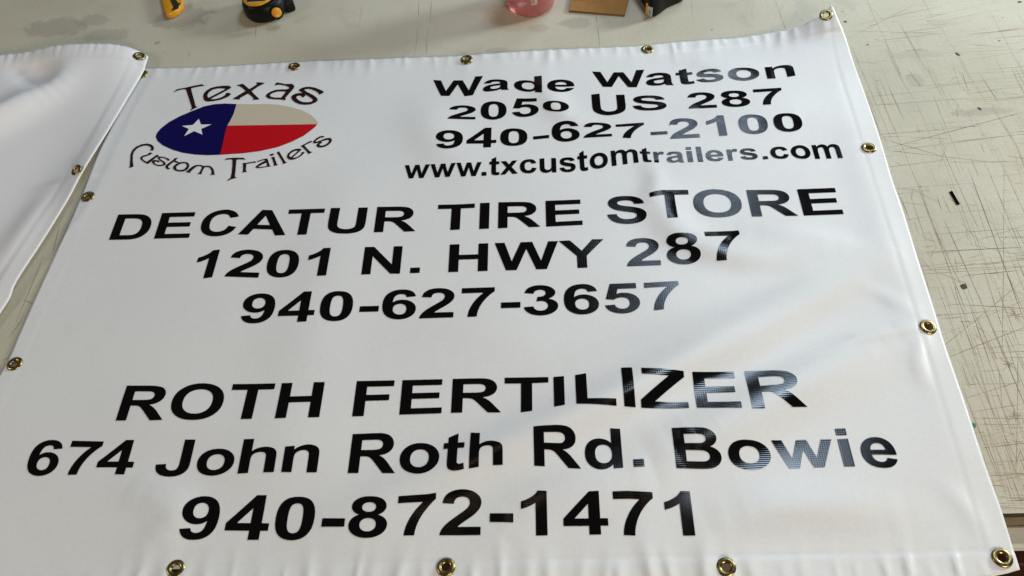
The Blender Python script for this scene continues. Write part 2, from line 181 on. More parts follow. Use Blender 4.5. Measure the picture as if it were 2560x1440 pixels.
ROWS = [[[["W",0.52577,0.60784],["a",0.60851,0.65108],["d",0.65901,0.70424],["e",0.71267,0.75617],["W",0.7863,0.87018],["a",0.87021,0.91332],["t",0.91886,0.94628],["s",0.94945,0.99219],["o",1.00002,1.04845],["n",1.0589,1.10284]],[[0.54072,0.76174],[0.58017,0.75816],[0.59404,0.75978],[0.61984,0.76686],[0.63881,0.768],[0.65083,0.76734],[0.67692,0.76131],[0.69261,0.75701],[0.70387,0.75361],[0.73412,0.75435],[0.75556,0.7561],[0.78559,0.76431],[0.80046,0.76306],[0.84048,0.75882],[0.85395,0.75726],[0.88188,0.75929],[0.90147,0.75828],[0.91334,0.75682],[0.9296,0.75744],[0.94624,0.75836],[0.96417,0.75991],[0.99124,0.75996],[1.02225,0.75779],[1.0589,0.75789],[1.07116,0.75761],[1.09009,0.75902],[1.10284,0.76098]],[[0.52577,0.80286],[0.53978,0.80033],[0.57609,0.79762],[0.59517,0.80569],[0.60783,0.80548],[0.62808,0.80494],[0.65894,0.79973],[0.69242,0.79607],[0.70453,0.79678],[0.73537,0.79618],[0.75307,0.795],[0.7863,0.80137],[0.82011,0.79639],[0.8364,0.79536],[0.85743,0.79886],[0.87021,0.79855],[0.89454,0.79985],[0.93715,0.79552],[0.97403,0.79896],[1.02799,0.79548],[1.05992,0.79485],[1.097,0.79727],[1.10938,0.79658]]],[[["2",0.55424,0.5982],["0",0.60619,0.64734],["5",0.65603,0.69806],["0",0.70467,0.74572],["U",0.78196,0.83396],["S",0.84423,0.89685],["2",0.92909,0.97217],["8",0.98052,1.02362],["7",1.03237,1.07553]],[[0.55424,0.70557],[0.59789,0.70248],[0.62598,0.70064],[0.64746,0.70123],[0.65604,0.70378],[0.66892,0.70317],[0.69772,0.7037],[0.7044,0.71232],[0.73269,0.70631],[0.74548,0.70697],[0.78028,0.69863],[0.80486,0.69564],[0.83207,0.69727],[0.84326,0.7018],[0.86548,0.70145],[0.89574,0.70057],[0.92903,0.69946],[0.97212,0.69658],[1.00025,0.69552],[1.02195,0.69511],[1.04023,0.69554],[1.05296,0.69584],[1.06846,0.69597]],[[0.55257,0.73699],[0.57662,0.73625],[0.59734,0.73387],[0.6056,0.74347],[0.63159,0.7413],[0.64723,0.7395],[0.65595,0.74518],[0.66282,0.74645],[0.69592,0.74275],[0.70027,0.74132],[0.70488,0.73472],[0.71748,0.73217],[0.74623,0.72814],[0.78276,0.74592],[0.79581,0.74726],[0.82073,0.74174],[0.8342,0.74113],[0.84615,0.73729],[0.87347,0.7353],[0.89927,0.73391],[0.93351,0.73623],[0.95968,0.73543],[0.9777,0.73485],[0.98452,0.73613],[1.00423,0.73501],[1.02877,0.7346],[1.03276,0.73552],[1.07583,0.73523]]],[[["9",0.53845,0.58065],["4",0.58638,0.63206],["0",0.63794,0.67988],["-",0.68859,0.71315],["6",0.71713,0.75976],["2",0.76498,0.80845],["7",0.81535,0.85824],["-",0.86646,0.89167],["2",0.89432,0.93844],["1",0.95124,0.97899],["0",0.99815,1.04052],["0",1.04935,1.09127]],[[0.53962,0.63951],[0.5556,0.63836],[0.58162,0.63832],[0.58684,0.63874],[0.61224,0.63821],[0.62417,0.6381],[0.63822,0.63965],[0.65813,0.63928],[0.67978,0.63892],[0.68847,0.6409],[0.71285,0.64272],[0.71666,0.64329],[0.73419,0.64258],[0.75905,0.64286],[0.76496,0.64792],[0.80841,0.64782],[0.81365,0.64595],[0.82499,0.64296],[0.83654,0.64139],[0.85541,0.64046],[0.86535,0.63585],[0.89024,0.63634],[0.89432,0.63543],[0.93806,0.63506],[0.94759,0.63588],[0.96648,0.63557],[0.97886,0.63537],[0.99528,0.63665],[1.01729,0.63527],[1.03781,0.63513],[1.0459,0.6361],[1.07068,0.6354],[1.08903,0.63639]],[[0.53742,0.67854],[0.55958,0.67819],[0.57992,0.67848],[0.5851,0.6827],[0.61411,0.68224],[0.62411,0.68195],[0.63766,0.67944],[0.65795,0.6778],[0.68,0.67631],[0.68884,0.67719],[0.71365,0.67861],[0.71775,0.68772],[0.74288,0.68585],[0.76086,0.68358],[0.76647,0.68026],[0.77871,0.68018],[0.80752,0.67748],[0.81554,0.67322],[0.85843,0.67431],[0.86865,0.67099],[0.89397,0.67157],[0.89839,0.67967],[0.92303,0.67801],[0.94341,0.67723],[0.95321,0.67908],[0.96958,0.67854],[0.97998,0.67778],[1.00112,0.67613],[1.0234,0.67423],[1.04413,0.67326],[1.05226,0.6736],[1.07189,0.67278],[1.09597,0.67262]]],[[["w",0.49379,0.53253],["w",0.53346,0.57195],["w",0.57289,0.611],[".",0.61141,0.61862],["t",0.62256,0.63815],["x",0.63909,0.66536],["c",0.66827,0.6931],["u",0.69775,0.72225],["s",0.72661,0.75088],["t",0.75393,0.7691],["o",0.77193,0.79887],["m",0.80397,0.8433],["t",0.84686,0.86237],["r",0.86628,0.88218],["a",0.88443,0.90947],["i",0.91469,0.92242],["l",0.92922,0.93664],["e",0.94138,0.96706],["r",0.97288,0.98867],["s",0.99073,1.0158],[".",1.02255,1.02974],["c",1.03473,1.06049],["o",1.06403,1.09152],["m",1.09574,1.13424]],[[0.49607,0.58176],[0.5081,0.58172],[0.52406,0.58106],[0.54095,0.58044],[0.5632,0.57975],[0.58002,0.57859],[0.60218,0.57789],[0.61868,0.57778],[0.63062,0.57825],[0.63909,0.57795],[0.66536,0.57856],[0.68037,0.57862],[0.69732,0.5783],[0.72144,0.57734],[0.739,0.57746],[0.75047,0.57777],[0.76079,0.57813],[0.77115,0.57926],[0.78621,0.58252],[0.79766,0.58349],[0.80353,0.58501],[0.81988,0.58729],[0.83606,0.5891],[0.8429,0.58918],[0.85379,0.5889],[0.86228,0.58779],[0.86659,0.58711],[0.87334,0.58632],[0.89576,0.58562],[0.90949,0.58457],[0.91467,0.58476],[0.93664,0.58393],[0.95254,0.58453],[0.97288,0.58331],[0.97977,0.58342],[1.0024,0.58439],[1.02252,0.58263],[1.0297,0.5831],[1.0464,0.58288],[1.07539,0.58096],[1.09574,0.57846],[1.11577,0.57755],[1.13424,0.57658]],[[0.49617,0.62056],[0.55182,0.61699],[0.591,0.61697],[0.62995,0.61682],[0.65237,0.61645],[0.68062,0.61766],[0.71001,0.6194],[0.73927,0.61808],[0.7628,0.62162],[0.79156,0.62629],[0.80477,0.62901],[0.82536,0.62911],[0.84472,0.62672],[0.84836,0.62046],[0.86526,0.6187],[0.87169,0.61781],[0.89912,0.61586],[0.91978,0.61586],[0.93212,0.61553],[0.95669,0.61449],[0.98145,0.61535],[1.00727,0.61467],[1.05227,0.61557],[1.08238,0.61723],[1.11072,0.61701],[1.14272,0.615]]],[[["D",0.06725,0.12442],["E",0.13549,0.18806],["C",0.20092,0.25496],["A",0.26039,0.33162],["T",0.32883,0.38321],["U",0.39176,0.44656],["R",0.46024,0.51999],["T",0.54965,0.60313],["I",0.6107,0.62454],["R",0.63724,0.69693],["E",0.7049,0.75595],["S",0.79076,0.84554],["T",0.8526,0.90787],["O",0.91214,0.97867],["R",0.98872,1.0506],["E",1.05816,1.11121]],[[0.06725,0.48829],[0.0978,0.48698],[0.13549,0.48639],[0.1881,0.48492],[0.22207,0.48586],[0.26039,0.48683],[0.27623,0.48525],[0.31608,0.48101],[0.33162,0.48054],[0.34845,0.47945],[0.36282,0.47886],[0.39439,0.47802],[0.42049,0.47713],[0.4176,0.47725],[0.45198,0.47701],[0.46022,0.47748],[0.4734,0.47732],[0.50425,0.47645],[0.51999,0.47643],[0.56926,0.47526],[0.58275,0.4753],[0.6107,0.47442],[0.62454,0.47428],[0.63724,0.47405],[0.65062,0.47416],[0.68152,0.47361],[0.69693,0.47362],[0.7049,0.47314],[0.75595,0.47339],[0.78984,0.47354],[0.81577,0.47233],[0.84419,0.47162],[0.84988,0.47703],[0.87148,0.47478],[0.88567,0.47532],[0.90842,0.47753],[0.94414,0.47727],[0.9753,0.47606],[0.98869,0.47492],[1.00274,0.47401],[1.03553,0.47252],[1.0506,0.47185],[1.05816,0.47133],[1.11121,0.47078]],[[0.06808,0.53721],[0.1041,0.53563],[0.13682,0.53529],[0.18853,0.53371],[0.23539,0.53554],[0.2893,0.53226],[0.30527,0.53055],[0.32919,0.52975],[0.3836,0.52728],[0.39176,0.52761],[0.40565,0.52703],[0.43305,0.52603],[0.44656,0.52591],[0.46041,0.52656],[0.49938,0.52525],[0.51408,0.52474],[0.54947,0.52526],[0.57698,0.52399],[0.60317,0.52381],[0.61114,0.52421],[0.62491,0.52402],[0.63793,0.5239],[0.67399,0.52229],[0.69266,0.52169],[0.70558,0.52222],[0.75588,0.52151],[0.79308,0.52466],[0.82812,0.52276],[0.84856,0.52031],[0.85261,0.52488],[0.87089,0.52881],[0.90883,0.52954],[0.9149,0.52942],[0.94428,0.52811],[0.983,0.52523],[0.9901,0.52433],[1.03093,0.52156],[1.05923,0.5203],[1.11055,0.51946]]],[[["1",0.21108,0.23977],["2",0.25698,0.30574],["0",0.31394,0.35986],["1",0.37269,0.40249],["N",0.45091,0.50414],[".",0.51786,0.53119],["H",0.57042,0.62421],["W",0.63302,0.72061],["Y",0.7213,0.78299],["2",0.8113,0.85658],["8",0.86553,0.91019],["7",0.91967,0.96637]],[[0.21825,0.40777],[0.22726,0.4082],[0.23944,0.40957],[0.25702,0.41019],[0.30574,0.40569],[0.31798,0.40602],[0.3338,0.40487],[0.3649,0.40363],[0.3892,0.402],[0.40249,0.40198],[0.45091,0.40181],[0.46312,0.402],[0.49034,0.40209],[0.50414,0.40152],[0.51786,0.40177],[0.53119,0.40167],[0.57042,0.40091],[0.58411,0.40068],[0.61059,0.40019],[0.62421,0.40005],[0.64772,0.39945],[0.66236,0.39905],[0.68897,0.39858],[0.70378,0.3982],[0.74469,0.39753],[0.75766,0.39748],[0.8113,0.39678],[0.85658,0.3965],[0.86408,0.39757],[0.88659,0.39644],[0.90901,0.39596],[0.9286,0.39692],[0.94125,0.39665],[0.95862,0.39601]],[[0.20747,0.45937],[0.23026,0.45896],[0.2396,0.45971],[0.25593,0.4584],[0.28095,0.45711],[0.30309,0.45537],[0.33699,0.4528],[0.35727,0.4509],[0.37069,0.45156],[0.3932,0.45083],[0.40325,0.45067],[0.45184,0.45024],[0.46482,0.45018],[0.49235,0.44992],[0.50507,0.44964],[0.52835,0.44927],[0.57166,0.44871],[0.58497,0.44861],[0.61141,0.44804],[0.62508,0.44771],[0.63302,0.44756],[0.64666,0.44706],[0.68546,0.44643],[0.72061,0.44576],[0.73684,0.44591],[0.76758,0.44617],[0.78301,0.44568],[0.81439,0.44543],[0.83943,0.44418],[0.85958,0.44319],[0.86918,0.44822],[0.89326,0.44576],[0.91101,0.44716],[0.92047,0.44857],[0.96663,0.45003]]],[[["9",0.29383,0.33923],["4",0.34584,0.39531],["0",0.40171,0.44549],["-",0.45495,0.48053],["6",0.48479,0.53036],["2",0.5356,0.58089],["7",0.59035,0.63444],["-",0.64309,0.6686],["3",0.67291,0.71778],["6",0.72537,0.77065],["5",0.77817,0.82357],["7",0.83088,0.87585]],[[0.29653,0.32932],[0.31091,0.32887],[0.34517,0.32756],[0.3476,0.32771],[0.37424,0.32621],[0.3868,0.32608],[0.40451,0.32633],[0.42194,0.32634],[0.44914,0.3266],[0.45645,0.32728],[0.48185,0.32718],[0.48685,0.32762],[0.50773,0.32696],[0.53164,0.32616],[0.53561,0.3261],[0.58089,0.32524],[0.59862,0.32473],[0.61105,0.32503],[0.63521,0.32385],[0.64327,0.32397],[0.66859,0.3237],[0.67287,0.32417],[0.69513,0.32375],[0.71734,0.32345],[0.72457,0.3236],[0.74797,0.32297],[0.76978,0.32263],[0.77747,0.32268],[0.80041,0.32167],[0.8223,0.32145],[0.82748,0.32254],[0.83963,0.32337],[0.85216,0.32434],[0.87144,0.32458]],[[0.28962,0.37763],[0.31653,0.37728],[0.33614,0.37687],[0.37715,0.37585],[0.38774,0.37558],[0.3975,0.37482],[0.42511,0.3742],[0.4436,0.37455],[0.45235,0.37489],[0.47809,0.37502],[0.48228,0.3752],[0.51182,0.37427],[0.52808,0.37432],[0.53615,0.37509],[0.56056,0.37418],[0.58083,0.37344],[0.59053,0.37325],[0.60372,0.37302],[0.63459,0.37247],[0.64302,0.372],[0.66865,0.3719],[0.67465,0.3724],[0.70122,0.37144],[0.71872,0.37115],[0.72613,0.37123],[0.75146,0.37049],[0.77249,0.36978],[0.78666,0.36946],[0.82093,0.3691],[0.83093,0.36852],[0.87589,0.36919]]],[[["R",0.16698,0.22725],["O",0.23265,0.29886],["T",0.30564,0.36107],["H",0.36935,0.42401],["F",0.46402,0.5116],["E",0.52145,0.57284],["R",0.58438,0.6452],["T",0.64892,0.70264],["I",0.70887,0.72176],["L",0.73541,0.78258],["I",0.79172,0.80485],["Z",0.81164,0.86726],["E",0.87623,0.92731],["R",0.9387,1.00231]],[[0.16698,0.18969],[0.18099,0.18913],[0.21163,0.18797],[0.22725,0.18806],[0.23768,0.18794],[0.26589,0.18744],[0.30605,0.18645],[0.32562,0.18559],[0.33957,0.18516],[0.36935,0.18432],[0.38326,0.18443],[0.41027,0.18449],[0.42403,0.1846],[0.46402,0.1852],[0.4778,0.18533],[0.52145,0.18603],[0.57284,0.18615],[0.58438,0.18624],[0.59773,0.18611],[0.62864,0.18481],[0.6452,0.18396],[0.66824,0.18207],[0.68132,0.18296],[0.70887,0.18634],[0.72176,0.18775],[0.73541,0.18784],[0.75832,0.18591],[0.78256,0.18398],[0.79172,0.18362],[0.80485,0.18275],[0.81188,0.18227],[0.8403,0.18117],[0.86726,0.18079],[0.87623,0.18042],[0.92731,0.176],[0.9387,0.17466],[0.9523,0.17395],[0.9854,0.17548],[1.00231,0.17598]],[[0.16709,0.23938],[0.21069,0.23749],[0.22434,0.23848],[0.26362,0.23835],[0.29459,0.23728],[0.30539,0.2364],[0.36158,0.23435],[0.37042,0.23409],[0.38448,0.23376],[0.41124,0.23386],[0.42533,0.23377],[0.46511,0.23458],[0.51166,0.23422],[0.52296,0.23411],[0.57309,0.23361],[0.58582,0.23352],[0.62318,0.23288],[0.64055,0.2325],[0.64885,0.23226],[0.70281,0.23049],[0.71115,0.2303],[0.72463,0.23097],[0.73775,0.23194],[0.75101,0.2338],[0.78607,0.23648],[0.79402,0.23766],[0.80803,0.23633],[0.81899,0.23422],[0.86694,0.22808],[0.87651,0.22744],[0.92815,0.22777],[0.94121,0.2277],[0.9698,0.22691],[1.00037,0.22393]]],[[["6",0.07155,0.11107],["7",0.11927,0.16002],["4",0.16054,0.20618],["J",0.23403,0.27563],["o",0.28415,0.32956],["h",0.33637,0.38007],["n",0.38891,0.43104],["R",0.46766,0.5235],["o",0.52716,0.57419],["t",0.57827,0.604],["h",0.60958,0.64817],["R",0.68412,0.73741],["d",0.74236,0.7847],[".",0.79649,0.80859],["B",0.84393,0.89563],["o",0.90352,0.95072],["w",0.954,1.02155],["i",1.02825,1.04004],["e",1.05046,1.08823]],[[0.07552,0.12081],[0.09069,0.12031],[0.1242,0.11984],[0.13502,0.11974],[0.16351,0.11947],[0.18471,0.11874],[0.1967,0.118],[0.23663,0.11486],[0.25524,0.11388],[0.28674,0.11379],[0.30204,0.11383],[0.33637,0.11451],[0.34779,0.11479],[0.3646,0.115],[0.37637,0.11482],[0.38891,0.11458],[0.41886,0.11352],[0.43104,0.11325],[0.46766,0.11159],[0.48065,0.11117],[0.50891,0.11004],[0.5235,0.10912],[0.5294,0.10902],[0.55188,0.10755],[0.57541,0.10739],[0.58551,0.1087],[0.60272,0.10989],[0.60958,0.1107],[0.62043,0.11241],[0.63676,0.11425],[0.6484,0.11458],[0.68412,0.11335],[0.69608,0.11222],[0.72353,0.10908],[0.73741,0.10777],[0.74135,0.10749],[0.75959,0.10679],[0.77365,0.10684],[0.7847,0.10734],[0.79617,0.10787],[0.80819,0.10817],[0.84393,0.10506],[0.87433,0.10346],[0.8939,0.10306],[0.90061,0.1028],[0.92723,0.10219],[0.94749,0.10168],[0.96816,0.10197],[1.00748,0.10246],[1.02825,0.10244],[1.04004,0.10232],[1.04439,0.10194],[1.0717,0.10024],[1.08545,0.09934]],[[0.06253,0.16744],[0.09561,0.16624],[0.12136,0.16487],[0.16088,0.16243],[0.19239,0.1625],[0.20234,0.162],[0.26304,0.16054],[0.27601,0.15993],[0.30114,0.15869],[0.3427,0.15779],[0.35447,0.15774],[0.39129,0.1586],[0.41868,0.1609],[0.46928,0.1614],[0.50268,0.16219],[0.51716,0.16181],[0.54725,0.16138],[0.57157,0.16029],[0.59564,0.15888],[0.612,0.15767],[0.62369,0.15602],[0.64227,0.15366],[0.68585,0.15999],[0.70924,0.16078],[0.72436,0.1605],[0.73482,0.1603],[0.74387,0.15991],[0.77454,0.15736],[0.78599,0.15664],[0.80004,0.15693],[0.81262,0.15677],[0.84515,0.155],[0.87484,0.1536],[0.89382,0.15178],[0.9297,0.14875],[0.99022,0.14913],[1.028,0.14903],[1.04003,0.14927],[1.07346,0.1502],[1.09856,0.1487]]],[[["9",0.28228,0.32541],["4",0.33486,0.38509],["0",0.39152,0.43678],["-",0.44592,0.47217],["8",0.47668,0.52014],["7",0.53073,0.57309],["2",0.57904,0.62448],["-",0.63429,0.66043],["1",0.66889,0.69766],["4",0.71525,0.76384],["7",0.77067,0.81443],["1",0.82612,0.85544]],[[0.28567,0.03721],[0.30543,0.03755],[0.33356,0.0367],[0.36314,0.03547],[0.37632,0.03513],[0.39492,0.03496],[0.41438,0.03436],[0.44109,0.03426],[0.44764,0.03429],[0.47354,0.03403],[0.47793,0.03491],[0.49668,0.03452],[0.52142,0.03503],[0.53637,0.03559],[0.54934,0.03554],[0.57904,0.03511],[0.62448,0.03399],[0.6346,0.03475],[0.66044,0.03265],[0.68462,0.03185],[0.69766,0.03193],[0.71494,0.03203],[0.74236,0.03179],[0.75507,0.03174],[0.7676,0.03119],[0.77877,0.03055],[0.79095,0.02957],[0.8423,0.02839],[0.85541,0.02792]],[[0.27729,0.08747],[0.3044,0.08772],[0.3226,0.08794],[0.36354,0.08726],[0.37595,0.08689],[0.38617,0.08541],[0.41388,0.08391],[0.43372,0.08397],[0.44199,0.08488],[0.46917,0.08283],[0.47229,0.08219],[0.5035,0.08077],[0.51908,0.08038],[0.53128,0.08063],[0.56381,0.08259],[0.57375,0.0843],[0.58001,0.08693],[0.60414,0.08711],[0.62452,0.08621],[0.63343,0.08639],[0.66021,0.08598],[0.66887,0.08347],[0.68874,0.08235],[0.69906,0.08142],[0.7166,0.08032],[0.74566,0.07952],[0.75602,0.07997],[0.77081,0.07985],[0.78798,0.08023],[0.81471,0.07819],[0.82747,0.07839],[0.85672,0.07763]]]]
